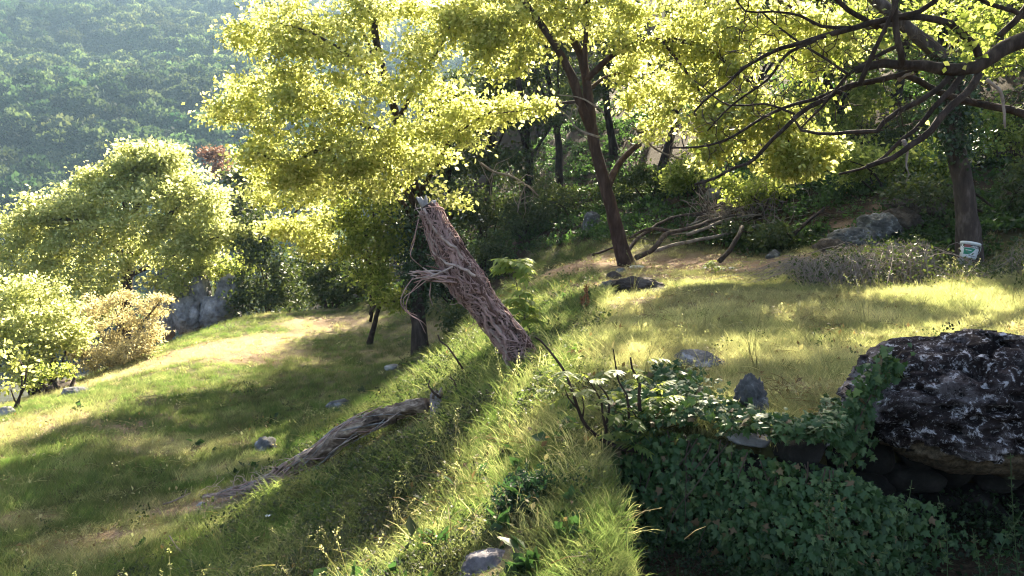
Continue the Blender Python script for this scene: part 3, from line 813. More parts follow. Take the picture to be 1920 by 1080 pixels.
# ------------------------------------------------------------------ the overhanging tree whose bare limbs sweep in from the right
YH = 8.6
def m(px_r, Y=YH): return px_r * Y / F_PX
hb = np.array([P(2150, 400, 9.2)[0], 9.2, 0]); hb[2] = float(ground(hb[0], hb[1])) - .1
tH = np.vstack([[hb], px_poly([(2150, 300, 9.2), (2120, 140, 9.1), (2080, 40, 9.0), (2060, -80, 9.0), (2050, -260, 9.1)])])
HL = [([(2090, 55, 9), (1990, 50, 8.8), (1920, 78, 8.7), (1850, 105, 8.6), (1790, 128, 8.6), (1720, 130, 8.6), (1650, 130, 8.7), (1605, 142, 8.8)], 25, 9),
      ([(1838, 112, 8.6), (1828, 85, 8.6), (1806, 60, 8.5), (1780, 43, 8.5), (1725, 32, 8.5), (1660, 38, 8.6), (1600, 52, 8.7), (1530, 76, 8.8), (1470, 95, 9), (1400, 128, 9.2), (1345, 165, 9.4), (1310, 200, 9.5)], 11, 2.5),
      ([(2000, 300, 8.9), (1920, 214, 8.9), (1850, 192, 8.9), (1770, 166, 8.9), (1700, 150, 9), (1640, 156, 9), (1560, 175, 9.1), (1515, 194, 9.2), (1490, 214, 9.2), (1445, 262, 9.3), (1418, 288, 9.4), (1380, 310, 9.5), (1320, 335, 9.6), (1300, 342, 9.6)], 13, 3.5),
      ([(1720, 132, 8.7), (1660, 150, 8.8), (1600, 160, 9), (1540, 178, 9.2), (1450, 210, 9.4), (1390, 245, 9.5), (1330, 270, 9.6), (1260, 275, 9.8)], 7, 2.5),
      ([(1790, 135, 8.6), (1760, 164, 8.6), (1730, 188, 8.6), (1690, 208, 8.7), (1662, 228, 8.8), (1648, 245, 8.8), (1600, 247, 8.9), (1540, 248, 9), (1500, 244, 9.1), (1486, 228, 9.1)], 9, 3),
      ([(1805, 140, 8.6), (1772, 180, 8.5), (1735, 222, 8.5), (1695, 258, 8.5), (1655, 292, 8.6), (1610, 312, 8.7), (1570, 328, 8.8)], 9, 3),
      ([(1835, 140, 8.6), (1795, 196, 8.4), (1750, 238, 8.4), (1705, 272, 8.4), (1665, 302, 8.4), (1622, 316, 8.5)], 11, 6),
      ([(1692, 122, 8.6), (1678, 85, 8.5), (1674, 60, 8.5), (1674, 0, 8.4), (1676, -60, 8.4)], 9, 6),
      ([(1612, 158, 8.5), (1635, 100, 8.4), (1660, 45, 8.3), (1682, -10, 8.2)], 7, 3),
      ([(1660, 62, 8.7), (1620, 36, 8.7), (1585, 12, 8.7), (1550, -20, 8.7)], 8, 6),
      ([(1672, 34, 8.5), (1720, 20, 8.5), (1755, -5, 8.5), (1790, -40, 8.5)], 8, 5),
      ([(1980, 70, 8.6), (1930, 45, 8.5), (1895, 22, 8.5), (1835, -4, 8.4), (1800, -20, 8.4)], 8, 4),
      ([(1940, -20, 8.5), (1915, 18, 8.5), (1895, 42, 8.5), (1872, 66, 8.5)], 10, 7),
      ([(1600, 52, 8.7), (1540, 48, 8.9), (1500, 28, 9), (1450, 20, 9.2), (1400, 22, 9.3), (1375, -10, 9.3)], 5, 2),
      ([(1590, 140, 8.9), (1560, 120, 9), (1480, 65, 9.2), (1430, 22, 9.3)], 4, 2),
      ([(1530, 76, 8.8), (1480, 100, 9), (1440, 150, 9.2), (1380, 190, 9.4), (1330, 240, 9.5)], 5, 2),
      ([(1700, 80, 8.7), (1640, 110, 8.9), (1590, 145, 9), (1540, 200, 9.1), (1500, 240, 9.2)], 6, 2.5),
      ([(1490, 214, 9.2), (1430, 195, 9.4), (1370, 195, 9.5), (1300, 150, 9.6)], 4, 1.5)]
limH = [(tH, .22, .12)] + [(px_poly(q), m(a * (.66 if k else .9)), m(b * .8)) for k, (q, a, b) in enumerate(HL)]
blH = [B(1820, 60, 8.3, 26, 5) + (.8,), B(1790, 92, 8.3, 18, 4) + (.8,)]
blH += [B(*q) + (.04,) for q in [(1450, 120, 9.3, 110, 75), (1540, 170, 9.2, 90, 50), (1380, 200, 9.4, 90, 56), (1600, 100, 8.9, 90, 45), (1700, 60, 8.8, 90, 40), (1880, 160, 8.6, 70, 26), (1420, 40, 9.3, 100, 60), (1560, 30, 9, 90, 44), (1340, 260, 9.6, 60, 26), (1680, 220, 8.6, 60, 20)]]
blH += [B(*q) + (3.2,) for q in [(1560, -95, 8.7, 75, 34), (1650, -105, 8.5, 75, 36), (1740, -110, 8.4, 80, 36), (1480, -110, 8.8, 75, 30), (1390, -120, 8.9, 75, 26), (1840, -120, 8.3, 85, 34), (1600, -210, 8.8, 90, 34), (1720, -200, 8.6, 90, 30), (1480, -210, 8.8, 90, 28), (1310, -140, 8.9, 70, 20), (1290, -220, 8.9, 80, 20)]]
blH += [
       B(2040, -150, 9, 150, 60), B(1850, -140, 9, 120, 60), B(2150, 20, 8.5, 120, 50), B(1750, -230, 8.8, 130, 50), B(1950, -90, 8.2, 110, 44)]
hh = plant('broadleaf_tree', 'bare dark limbs of an overhanging tree sweeping in from the right border', 'tree', limH, blH, LEAF_GREEN, BARK_DARK, per=9, sig=.14, size=(.06, .10), seed=71, sides=8, kink=3.2, twr=1.5, curl=1.6)
for pts, r0, r1 in [([(1694, 262, 8.4), (1701, 285, 8.4), (1699, 312, 8.4), (1705, 328, 8.4), (1698, 340, 8.4)], 6.5, 3), ([(1850, 150, 8.5), (1876, 172, 8.5), (1882, 205, 8.5), (1884, 240, 8.5)], 7, 4), ([(1686, 150, 8.8), (1700, 140, 8.7), (1716, 138, 8.7)], 8, 5)]:
    part('dead_branch', tube(resample(px_poly(pts), .04), [m(r0 * .6), m((r0 + r1) * .26), m(r1 * .4)], 8, .6, 5, 22), TWIG_GREY, hh, label='broken dead branch bleached white')

# ------------------------------------------------------------------ trees of the dark wood behind the terrace
WOODS = [(845, 22.5, 5.2, 1.3, 'ivy-hung dark tree just right of the big yellow-green tree'), (905, 25, 6.5, 1.9, 'dark tree in the wood above the tip of the leaning dead trunk'),
         (975, 23, 6.0, 1.8, 'dark tree in the wood left of the slanting tree'), (1048, 26, 6.6, 1.9, 'dark tree in the wood close behind the slanting trunk, on its left'),
         (1150, 28, 6.6, 2.0, 'dark tree deep in the wood behind the fork of the slanting tree'), (1235, 25, 5.8, 1.9, 'dark tree in the wood right of the slanting tree'),
         (1320, 27, 6.6, 2.1, 'dark tree in the wood above the fallen branches'), (1405, 24, 5.8, 1.9, 'dark tree in the wood behind the hanging yellow leaves'),
         (1490, 26, 6.2, 2.0, 'dark tree in the wood above the far bank'), (1570, 21, 2.9, 1.3, 'mid-green tree in the wood above the earth bank'),
         (1660, 23, 5.8, 1.9, 'mid-green tree in the wood behind the swept bare limbs'), (1745, 20, 5.2, 1.7, 'mid-green tree in the wood left of the leaning right-hand tree'),
         (1870, 19, 5.0, 1.8, 'mid-green tree in the wood right of the leaning right-hand tree'), (1960, 17, 5.4, 1.8, 'dark tree in the wood at the right border'),
         (1010, 38, 10.5, 2.8, 'tall dark tree far back in the wood left of the slanting tree'), (1120, 40, 10.5, 3.0, 'tall dark tree far back in the wood behind the slanting trunk'), (1240, 37, 10, 2.8, 'tall dark tree far back in the wood right of the slanting tree'), (1370, 36, 9.5, 2.8, 'tall dark tree far back in the wood above the hanging leaves'),
         (1510, 34, 9, 2.7, 'tall dark tree far back in the wood behind the bare limbs'), (1630, 31, 8, 2.5, 'tall dark tree far back in the wood left of the pale bent trunk'), (1790, 27, 7, 2.4, 'tall dark tree far back in the wood behind the leaning right-hand tree'), (900, 40, 9.5, 2.8, 'tall dark tree far back beside the big tree crown'), (1910, 25, 6.5, 2.3, 'tall dark tree far back at the right border'),
         (760, 29, 5.6, 2.0, 'dark tree beyond the meadow behind the big tree trunk'), (640, 31, 5.2, 2.0, 'dark tree beyond the far end of the meadow'), (560, 34, 5.6, 2.2, 'dark tree far beyond the meadow, behind the big tree crown')]
for k, (px, Y, h, r, lab) in enumerate(WOODS):
    rng = np.random.default_rng(300 + k)
    b = root(px, Y)
    top = b + np.array([rng.normal() * .5, rng.normal() * .4, h])
    bl = []
    for j in range(7):
        c = b + (top - b) * rng.uniform(.32, .95) + np.array([rng.normal() * r * .5, rng.normal() * r * .5, 0])
        bl.append((c, (r * rng.uniform(.45, .7),) * 2 + (r * rng.uniform(.3, .5),), 22))
    tr = np.array([b, b + (top - b) * .35 + rng.normal(size=3) * .18, b + (top - b) * .7 + rng.normal(size=3) * .2, top])
    L = [(tr, .14, .03)] + [(np.array([tr[1], (tr[1] + c) / 2 + np.array([0, 0, .2]), c]), .05, .015) for c, _, _ in bl[:4]]
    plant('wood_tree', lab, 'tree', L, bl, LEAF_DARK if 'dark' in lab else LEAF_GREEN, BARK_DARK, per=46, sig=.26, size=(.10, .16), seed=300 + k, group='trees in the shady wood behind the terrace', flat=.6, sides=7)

# low undergrowth shrubs at the wood's foot
UNDER = [(925, 23, 1.5, LEAF_DARK, 'tall dark shrub in the gap of the wood above the dead trunk tip'), (885, 24.5, 1.6, LEAF_DARK, 'tall dark shrub behind the ivy-hung tree beside the big tree'), (1015, 25, 1.3, LEAF_DARK, 'tall dark shrub in the wood between the two dark trunks left of the slanting tree'),
         (1600, 20, 1.3, LEAF_GREEN, 'leafy shrub on the slope high above the rock bank, left one'), (1690, 19, 1.3, LEAF_DARK, 'dark leafy shrub on the slope behind the leaning right-hand tree'), (1480, 21, 1.2, LEAF_DARK, 'dark shrub on the slope right behind the hanging yellow leaves'), (1780, 18, 1.1, LEAF_DARK, 'dark shrub on the slope touching the leaning right-hand trunk'),
         (905, 19.8, .9, LEAF_DARK, 'low dark shrub at the wood edge right of the leaning dead trunk'), (985, 21.5, .9, LEAF_DARK, 'low dark shrub at the wood edge beyond the sapling'),
         (1060, 22.5, 1.0, LEAF_DARK, 'low dark shrub at the wood edge behind the slanting trunk'), (1225, 20, .8, LEAF_DARK, 'low shrub on the wood floor behind the fallen branches'),
         (1300, 18.6, .7, LEAF_GREEN, 'small green shrub at the foot of the far bank'), (1440, 16.6, .8, LEAF_GREEN, 'green shrub at the foot of the bank by the fallen branches'),
         (1440, 15.0, .55, LEAF_DARK, 'low dark-green mound of leaves at the right end of the worn path'), (1560, 18.5, .9, LEAF_GREEN, 'green shrub on top of the bank right of the hanging yellow leaves'),
         (1650, 15.6, .8, LEAF_GREEN, 'sunlit green shrub on top of the grey rock bank'), (1720, 16, .8, LEAF_GREEN, 'green shrub on the bank left of the leaning right-hand tree'),
         (1880, 13.6, .9, LEAF_DARK, 'dark tangled shrub behind the white bucket at the right border'), (1830, 16.5, 1.0, LEAF_GREEN, 'sunlit shrub right of the leaning right-hand trunk'),
         (855, 18.5, .9, LEAF_IVY_FAR, 'dark ivy-leaved shrub behind the middle of the leaning dead trunk'), (872, 15.4, .38, LEAF_DARK, 'low weedy shrub right of the big tree trunk'), (1165, 21.5, .8, LEAF_DARK, 'low dark shrub right behind the slanting trunk')]
for k, (px, Y, r, lf, lab) in enumerate(UNDER):
    rng = np.random.default_rng(400 + k)
    b = root(px, Y)
    bl = [(b + np.array([rng.normal() * r * .6, rng.normal() * r * .4, r * rng.uniform(.4, .95)]), (r * .6, r * .5, r * .42), 16) for _ in range(5)]
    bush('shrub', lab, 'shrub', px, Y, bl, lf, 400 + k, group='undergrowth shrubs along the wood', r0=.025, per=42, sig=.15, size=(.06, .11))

# ================================================================== ROCKS
def lichen(nt, c, co):
    n = node(nt, 'ShaderNodeTexNoise', Scale=7.0, Detail=8, Roughness=.75)
    nt.links.new(co, n.inputs['Vector'])
    f = ramp(nt, n.outputs[0], [(.54, (0, 0, 0)), (.62, (1, 1, 1))])
    return mixc(nt, f, c, (.24, .24, .25))
ROCK_GREY = surf_mat('grey_limestone', [(.3, (.03, .03, .03)), (.5, (.09, .087, .086)), (.72, (.22, .215, .21))], 7, 9, rough=.9, bump=.8, bdist=.02, extra=lichen)
ROCK_PALE = surf_mat('pale_limestone', [(.3, (.08, .076, .074)), (.5, (.20, .19, .185)), (.72, (.40, .39, .38))], 4, 9, rough=.9, bump=.8, bdist=.03)
ROCK_BROWN = surf_mat('earthy_rock', [(.3, (.022, .016, .013)), (.5, (.065, .05, .042)), (.72, (.16, .13, .11))], 5, 9, rough=.95, bump=.9, bdist=.04)
ROCK_WHITE = surf_mat('whitish_stone', [(.3, (.34, .32, .29)), (.7, (.62, .60, .56))], 9, 6, rough=.85, bump=.4)

ROCK_LAV = surf_mat('lavender_grey_limestone', [(.3, (.05, .044, .046)), (.5, (.16, .145, .155)), (.72, (.36, .335, .35))], 5, 10, rough=.9, bump=.9, bdist=.03)
ROCK_CLIFF = surf_mat('pale_cliff_rock', [(.3, (.07, .066, .07)), (.5, (.22, .21, .22)), (.72, (.45, .43, .44))], 3, 10, rough=.9, bump=.9, bdist=.05)
def boulder_mat():
    m_, nt, out = new_mat('black_and_white_crusted_rock')
    L = nt.links
    tc = nt.nodes.new('ShaderNodeTexCoord'); co = tc.outputs['Object']
    n1 = node(nt, 'ShaderNodeTexNoise', Scale=3.2, Detail=10, Roughness=.72, Distortion=.6)
    n2 = node(nt, 'ShaderNodeTexNoise', Scale=14, Detail=10, Roughness=.75, Distortion=.4)
    n3 = node(nt, 'ShaderNodeTexNoise', Scale=42, Detail=5, Roughness=.7)
    for n in (n1, n2, n3): L.new(co, n.inputs['Vector'])
    c = ramp(nt, n1.outputs[0], [(.38, (.009, .006, .006)), (.49, (.03, .022, .022)), (.57, (.10, .085, .088)), (.68, (.26, .24, .245))])
    w = ramp(nt, n2.outputs[0], [(.55, (0, 0, 0)), (.61, (1, 1, 1))])
    c = mixc(nt, w, c, (.44, .42, .44))
    dk = ramp(nt, n2.outputs[0], [(.38, (1, 1, 1)), (.46, (0, 0, 0))])
    c = mixc(nt, dk, c, (.010, .008, .009))
    sp = ramp(nt, n3.outputs[0], [(.58, (0, 0, 0)), (.66, (.8, .8, .8))])
    c = mixc(nt, sp, c, (.30, .29, .30))
    # fresh tan rock on the undercut face: the crust never grew there
    sx = nt.nodes.new('ShaderNodeSeparateXYZ'); L.new(co, sx.inputs[0])
    n4 = node(nt, 'ShaderNodeTexNoise', Scale=4, Detail=4); L.new(co, n4.inputs['Vector'])
    a = node(nt, 'ShaderNodeMath', operation='MULTIPLY_ADD'); L.new(n4.outputs[0], a.inputs[0]); a.inputs[1].default_value = .34; L.new(sx.outputs[2], a.inputs[2])
    under = ramp(nt, a.outputs[0], [(0.0, (1, 1, 1)), (.02, (0, 0, 0))])
    tan = ramp(nt, n3.outputs[0], [(.35, (.05, .036, .024)), (.6, (.16, .12, .078)), (.8, (.32, .26, .18))])
    c = mixc(nt, under, c, tan)
    p = node(nt, 'ShaderNodeBsdfPrincipled', Roughness=.97); p.inputs['Specular IOR Level'].default_value = .06
    L.new(c, p.inputs['Base Color'])
    b = node(nt, 'ShaderNodeBump', Strength=1.0, Distance=.03); L.new(n2.outputs[0], b.inputs['Height']); L.new(b.outputs[0], p.inputs['Normal'])
    L.new(p.outputs[0], out.inputs[0])
    return m_

bc = P(1838, 765, 4.22)
v, f = ico(6)
d = v / (np.abs(v) ** 2.6).sum(1)[:, None] ** (1 / 2.6)                       # blocky
d = d * (1 + .0 * d)
rad = 1 + .13 * fbm(d * 1.5 + 11, 4, 5) + .06 * fbm(d * 4 + 3, 3, 6)
pit = fbm(d * 6.5 + 2, 3, 7)
rad = rad - .46 * np.clip(pit - .05, 0, .5) - .10 * np.clip(fbm(d * 13, 3, 28), 0, 1) + .05 * fbm(d * 26, 3, 8)
bv = d * rad[:, None]
bv[:, 2] += .10 * np.clip(bv[:, 0] + .2, -1, 1) * (bv[:, 2] > 0) * bv[:, 2]   # top rises to the right
bv[:, 0] += np.where(bv[:, 2] < 0, -.42 * bv[:, 2], .10 * -bv[:, 2] * (bv[:, 0] < 0) * -1.6)   # lower left corner cut back, shoulder leaning
bv[:, 1] += np.clip(-bv[:, 2] - .35, 0, 1) * .7                               # undercut face
bv[:, 2] -= .22 * np.clip(bv[:, 0], 0, 1) * (bv[:, 2] < 0)
bv = bv * np.array([.72, .50, .39])
o = obj('boulder', mesh_data('boulder', bv, f, boulder_mat()), None, tuple(bc))
tag(o, 'big black-and-white crusted boulder overhanging at the right border', 'boulder')

def rock(c, r, seed, mat, label, sub=4, rough=.38, pits=.12, chop=9, name='rock', group=None, cat='rock', sink=.42):
    c = np.array(c, float)
    r = np.array(r, float)
    g = rock_geo((0, 0, 0), r, seed, sub, rough, pits, chop)
    o = obj(name, mesh_data(name, *g, mat), None, tuple(c + np.array([0, 0, r[2] * (1 - 2 * sink) * .5])))
    o.rotation_euler = (0, 0, seed * 1.7)
    return tag(o, label, cat, group)
def on(px, py, Y):
    p = P(px, py, Y); p[2] = float(ground(p[0], p[1])); return p
rock(on(500, 846, 9.9), (.17, .14, .13), 1, ROCK_GREY, 'small bluish-grey rock lying in the shaded meadow grass left of the fallen log')
rock(on(636, 756, 11.8), (.2, .15, .10), 2, ROCK_GREY, 'low mossy grey rock in the meadow above the fallen log')
rock(on(735, 688, 13.9), (.16, .14, .08), 3, ROCK_PALE, 'small whitish stone in the weeds left of the big tree trunk')
rock(P(1412, 765, 4.55), (.12, .11, .17), 4, ROCK_GREY, 'squat upright rock at the terrace edge between the two ivied parts', pits=.5, sub=5, chop=9, rough=.4)
rock(P(1310, 682, 5.7), (.20, .16, .09), 5, ROCK_GREY, 'grey rock peeping over the ivy at the terrace edge', pits=.2)
rock(P(1405, 822, 4.15), (.12, .12, .035), 6, ROCK_PALE, 'flat pale slab under dry stems just below the squat upright rock', chop=3)
rock(P(1512, 830, 4.05), (.13, .12, .035), 7, ROCK_PALE, 'flat pale slab on the wall top close to the boulder', chop=3)
rock(P(915, 1082, 3.5), (.19, .16, .14), 8, ROCK_LAV, 'grey-brown rock cut by the bottom border', chop=14, rough=.4, sub=5)
rock(P(1082, 925, 3.95), (.045, .05, .07), 9, ROCK_PALE, 'small pale stone half hidden in the grass left of the ivy')
rock(P(1110, 430, 20), (.34, .25, .42), 10, ROCK_GREY, 'upright dark rock with a white fleck behind the slanting trunk', pits=.2)
rock(on(1195, 572, 10.4), (.34, .25, .13), 11, ROCK_BROWN, 'earthy stony hump below the foot of the slanting tree', pits=.3, sub=5)
rock(on(1140, 566, 11.0), (.15, .13, .11), 12, ROCK_GREY, 'grey rock at the left end of the stony hump')
rock(on(1150, 536, 12.2), (.13, .11, .10), 13, ROCK_BROWN, 'brown rock between the stony hump and the slanting trunk')
rock(on(1165, 518, 13.0), (.12, .1, .09), 14, ROCK_GREY, 'small grey rock against the foot of the slanting trunk')
rock(on(1193, 494, 14.2), (.17, .09, .045), 15, ROCK_WHITE, 'thin pale stone lying just right of the slanting trunk')
rock(on(1325, 496, 13.6), (.13, .09, .03), 16, ROCK_WHITE, 'flat white stone on the worn path in the middle')
rock(on(1450, 482, 14.1), (.16, .13, .13), 17, ROCK_GREY, 'grey rock with a pale face near the dark-green leaf mound')
rock(on(1372, 497, 13.4), (.06, .05, .025), 18, ROCK_WHITE, 'tiny white stone on the worn path right of the flat white one')
rock(P(1340, 370, 18), (.28, .22, .2), 19, ROCK_PALE, 'pale rock on the far bank under the hanging yellow leaves')
rock(P(1318, 360, 18.2), (.14, .14, .3), 20, ROCK_BROWN, 'brown upright rock on the far bank beside the pale one')
rock(on(138, 706, 13.6), (.24, .2, .10), 21, ROCK_GREY, 'flat grey rock in front of the tan bush')
rock(on(15, 778, 12.1), (.16, .14, .10), 22, ROCK_PALE, 'pale rock at the left border below the twiggy sapling')
rock(on(110, 690, 14.6), (.34, .26, .2), 23, ROCK_BROWN, 'dark rock half under the tan bush and the low bush')
# pale cliff beyond the meadow
cl = empty('rock_outcrop', tuple(P(370, 590, 25.5)), 'pale lavender-grey rock face beyond the meadow between the tan bush and dark shrubs', 'rock face')
for k, (px, py, Y, rx, rz) in enumerate([(325, 545, 24.0, .55, .95), (372, 560, 23.8, .45, .7), (430, 562, 23.8, .42, .7), (305, 590, 23.5, .5, .8), (405, 590, 23.4, .5, .6), (350, 595, 23.4, .5, .6)]):
    part('rock', rock_geo(P(px, py, Y), (rx, .5, rz), 600 + k, 5, .34, .25, 7), ROCK_CLIFF, cl)
# grey rock bank left of the leaning right-hand tree
bk = empty('rock_outcrop', tuple(P(1640, 470, 13.2)), 'grey craggy rock bank left of the leaning right-hand tree', 'rock bank')
for k, (px, py, Y, rx, rz, mt) in enumerate([(1600, 455, 13.4, .42, .26, ROCK_GREY), (1645, 430, 13.7, .40, .28, ROCK_GREY), (1560, 470, 13.3, .30, .18, ROCK_BROWN), (1690, 425, 13.9, .34, .36, ROCK_BROWN),
                                            (1735, 405, 14.2, .36, .34, ROCK_BROWN), (1660, 468, 13.1, .28, .14, ROCK_GREY), (1770, 395, 14.4, .3, .34, ROCK_BROWN), (1700, 390, 14.6, .4, .2, ROCK_BROWN)]):
    part('rock', rock_geo(P(px, py, Y), (rx, .4, rz), 650 + k, 5, .34, .28, 5, 1.8), mt, bk)

# ================================================================== the dead trunk wrapped in ivy stems
DEADBARK = surf_mat('dead_trunk_bark', [(.3, (.03, .018, .015)), (.5, (.08, .052, .044)), (.72, (.2, .15, .13))], 12, 8, (1, 1, .35), .9, .9, 30, .02)
VINE = [surf_mat('vine_stem_bark', [(.3, (.18, .10, .09)), (.6, (.40, .26, .235))], 14, 4, rough=.9, bump=.4),
        surf_mat('vine_stem_bark_dark', [(.3, (.05, .025, .02)), (.6, (.13, .072, .06))], 14, 4, rough=.9, bump=.4),
        surf_mat('vine_stem_bark_pale', [(.3, (.20, .14, .12)), (.6, (.44, .34, .30))], 14, 4, rough=.9, bump=.4)]
YD = 7.0
rng = np.random.default_rng(81)
axis = (lambda a_: a_ + np.stack([fbm2(np.arange(len(a_)) * .09, 0 * np.arange(len(a_)), 1.0, 2, 150 + j) for j in range(3)], -1) * .045)(resample(np.vstack([P(1000, 705, YD), px_poly([(978, 668, YD), (930, 600, YD), (878, 535, YD - .04), (842, 470, YD - .08), (816, 420, YD - .1), (797, 385, YD - .1)])]), .03))
na_ = len(axis)
tt = np.linspace(0, 1, na_)
ar = np.interp(tt, [0, .08, .3, .55, .75, .9, 1], [.15, .108, .104, .112, .10, .078, .06]) * (1 + .28 * fbm2(tt * 7, tt * 0, 1.0, 3, 140))
dt = empty('dead_tree', tuple(axis[0]), 'leaning broken dead trunk thickly wrapped in dry reddish vine stems', 'dead tree')
part('trunk', tube(axis, ar, 20, .14, 3, 9, .10), DEADBARK, dt)
top = axis[-1]
t_, n_, b_ = frames(axis)
# the splintered top
part('splintered_top', merge([tube(np.array([top - t_[-1] * .04 + np.array([dx, 0, 0]), top + np.array([dx * 1.3, 0, h * .5]), top + np.array([dx * 1.5 + sx, 0, h])]), [w, w * .8, w * .22], 7, .3, 7 + i, 20)
                            for i, (dx, h, w, sx) in enumerate([(-.04, .07, .026, -.028)] + [(rng.uniform(-.05, .05), rng.uniform(.03, .085), rng.uniform(.014, .03), rng.normal() * .012) for _ in range(11)])]), WOOD_PALE, dt)
def vine(t0, t1, a0, turns, off, r, wob, seed, taper=.6):
    rg = np.random.default_rng(seed)
    m_ = max(6, int(abs(t1 - t0) * 60))
    s = np.linspace(t0, t1, m_)
    k = np.clip(s * (na_ - 1), 0, na_ - 1.001); i = k.astype(int); fr = (k - i)[:, None]
    c = axis[i] * (1 - fr) + axis[np.minimum(i + 1, na_ - 1)] * fr
    th = a0 + turns * 6.283 * np.linspace(0, 1, m_) + wob * np.cumsum(rg.normal(size=m_)) * .3
    o_ = np.interp(s, tt, ar) * (1.02 + off + .08 * np.abs(fbm(np.stack([s * 14, s * 0 + seed, s * 0], -1), 2, seed)))
    nn = n_[i] * np.cos(th)[:, None] + b_[i] * np.sin(th)[:, None]
    p = c + nn * o_[:, None]
    return resample(p, .02) if len(p) > 3 else p, [r, r * (1 + taper) / 2, r * taper]
for k in range(120):
    t0 = rng.uniform(.02, .72); ln = rng.uniform(.14, .5)
    p, r = vine(t0, min(.99, t0 + ln), rng.uniform(0, 6.28), rng.normal() * .13, rng.uniform(.02, .28), rng.uniform(.006, .022), .28, 900 + k)
    part('vine_stem', tube(p, r, 5, .1, k, 20), VINE[[0, 0, 1, 2, 0, 1][k % 6]], dt)
g = []
for k in range(640):
    t0 = rng.uniform(0, .95); ln = rng.uniform(.03, .16)
    p, r = vine(t0, min(.99, t0 + ln), rng.uniform(0, 6.28), rng.normal() * .16, rng.uniform(.0, .42), rng.uniform(.0025, .007), .75, 2000 + k)
    g.append(tube(p, r, 4))
part('vine_tangle', merge(g), VINE[0], dt, 'stuff')
def wander(p0, d0, L, r0, rg, bend=.5, grav=0.0, n=9):
    p = [np.array(p0, float)]; d_ = np.array(d0, float); d_ /= np.linalg.norm(d_)
    for _ in range(n):
        d_ = d_ + rg.normal(size=3) * bend * .5 + np.array([0, 0, -grav]); d_ /= np.linalg.norm(d_)
        p.append(p[-1] + d_ * L / n)
    return resample(np.array(p), .02), [r0, r0 * .7, r0 * .3]
def dpx(px, py): return P(px, py, YD - .12)
for k in range(210):                                    # loose ends sticking out, most on the left side
    left = rng.random() < .55
    s = rng.uniform(.3, .97) if left else rng.uniform(.05, .9)
    c = axis[int(s * (na_ - 1))]; rr_ = np.interp(s, tt, ar)
    p0 = c + np.array([-rr_ if left else rr_, -rng.uniform(-.05, .1), rng.normal() * .03])
    p, r = wander(p0, (-1 if left else 1, rng.normal() * .5, rng.normal() * .7), rng.uniform(.04, .2), rng.uniform(.0022, .005), rng, .9, .05)
    part('loose_vine', tube(p, r, 4), VINE[[0, 2, 2, 1][k % 4]], dt)
for k in range(22):                                    # the side stub made of a bundle of stems
    p0 = P(848 + rng.normal() * 6, 522 + rng.normal() * 9, YD - .16 + rng.normal() * .04)
    p1 = P(770 + rng.uniform(-6, 30), 515 + rng.normal() * 10, YD - .2 + rng.normal() * .05)
    md = (p0 + p1) / 2 + rng.normal(size=3) * .02
    part('vine_stem', tube(resample(np.array([p0, md, p1]), .02), [.008, .009, .004], 5, .15, k), VINE[k % 3], dt)
for q in [[(775, 520), (758, 545), (752, 570), (770, 590), (785, 600), (798, 625)], [(790, 525), (768, 552), (762, 580), (782, 592)], [(800, 525), (775, 545), (757, 560), (760, 585)],
          [(780, 430), (776, 455), (770, 480), (790, 500)], [(785, 410), (778, 440), (768, 470)], [(808, 530), (806, 555), (812, 575)], [(752, 572), (768, 590), (790, 602), (800, 612)]]:
    part('loose_vine', tube(resample(np.array([P(x, y, YD - .2 + rng.normal() * .04) for x, y in q]), .02), [.0045, .004, .002], 5), VINE[0], dt)
g = []
for k in range(130):                                   # shed stems heaped round the foot
    a = rng.uniform(0, 6.28); p0 = axis[2] + np.array([math.cos(a) * .2 * rng.random() ** .5 + .03, math.sin(a) * .15, rng.uniform(.0, .16)])
    p, r = wander(p0, (rng.normal(), rng.normal(), rng.uniform(-.6, .8)), rng.uniform(.08, .22), .0035, rng, .6, .15)
    g.append(tube(p, r, 4))
part('vine_tangle', merge(g), VINE[1], dt, 'stuff')
lv = np.vstack([P(832 + rng.normal() * 10, 392 + rng.normal() * 22, YD + .05 + rng.normal() * .05) for _ in range(60)])

# ================================================================== the fallen log
LOGBARK = surf_mat('log_bark', [(.34, (.03, .02, .015)), (.48, (.17, .12, .09)), (.62, (.46, .36, .28))], 10, 8, (.35, 1, 1), .9, 1.0, 26, .02)
lg_pts = [(382, 951, 7.95), (430, 943, 7.85), (480, 928, 7.8), (540, 898, 7.72), (590, 868, 7.65), (640, 832, 7.55), (690, 806, 7.42), (740, 786, 7.3), (800, 772, 7.1)]
ax2 = resample(px_poly(lg_pts) + np.array([0, 0, 1.0]) * np.array([.11, .11, .10, .08, .07, .07, .07, .07, .07])[:, None], .03)
lg = empty('fallen_log', tuple(ax2[0]), 'long crooked fallen log lying down the grassy slope below the leaning dead trunk', 'log')
part('trunk', tube(ax2, [.022, .028, .038, .06, .074, .078, .072, .068, .062], 26, .3, 7, 14, .62), LOGBARK, lg)
part('root_knob', rock_geo(P(378, 951, 7.95), (.06, .05, .055), 31, 3, .35, .2, 2), WOOD_PALE, lg)
part('knot', tube(np.array([P(735, 790, 7.3), P(735, 772, 7.28), P(738, 766, 7.28)]), [.05, .045, .035], 8, .25, 3, 20), LOGBARK, lg)
t2, n2_, b2 = frames(ax2)
for i_, dx_, dz_, r_s in [(30, -.05, .10, .02), (52, .06, .12, .026), (66, -.02, .09, .018), (80, .03, .08, .022)]:
    c_ = ax2[min(i_, len(ax2) - 3)]
    part('broken_stub', tube(resample(np.array([c_, c_ + [dx_ * .5, -.02, dz_ * .6], c_ + [dx_, -.03, dz_]]), .02), [r_s, r_s * .8, r_s * .4], 7, .35, i_, 20), LOGBARK, lg)
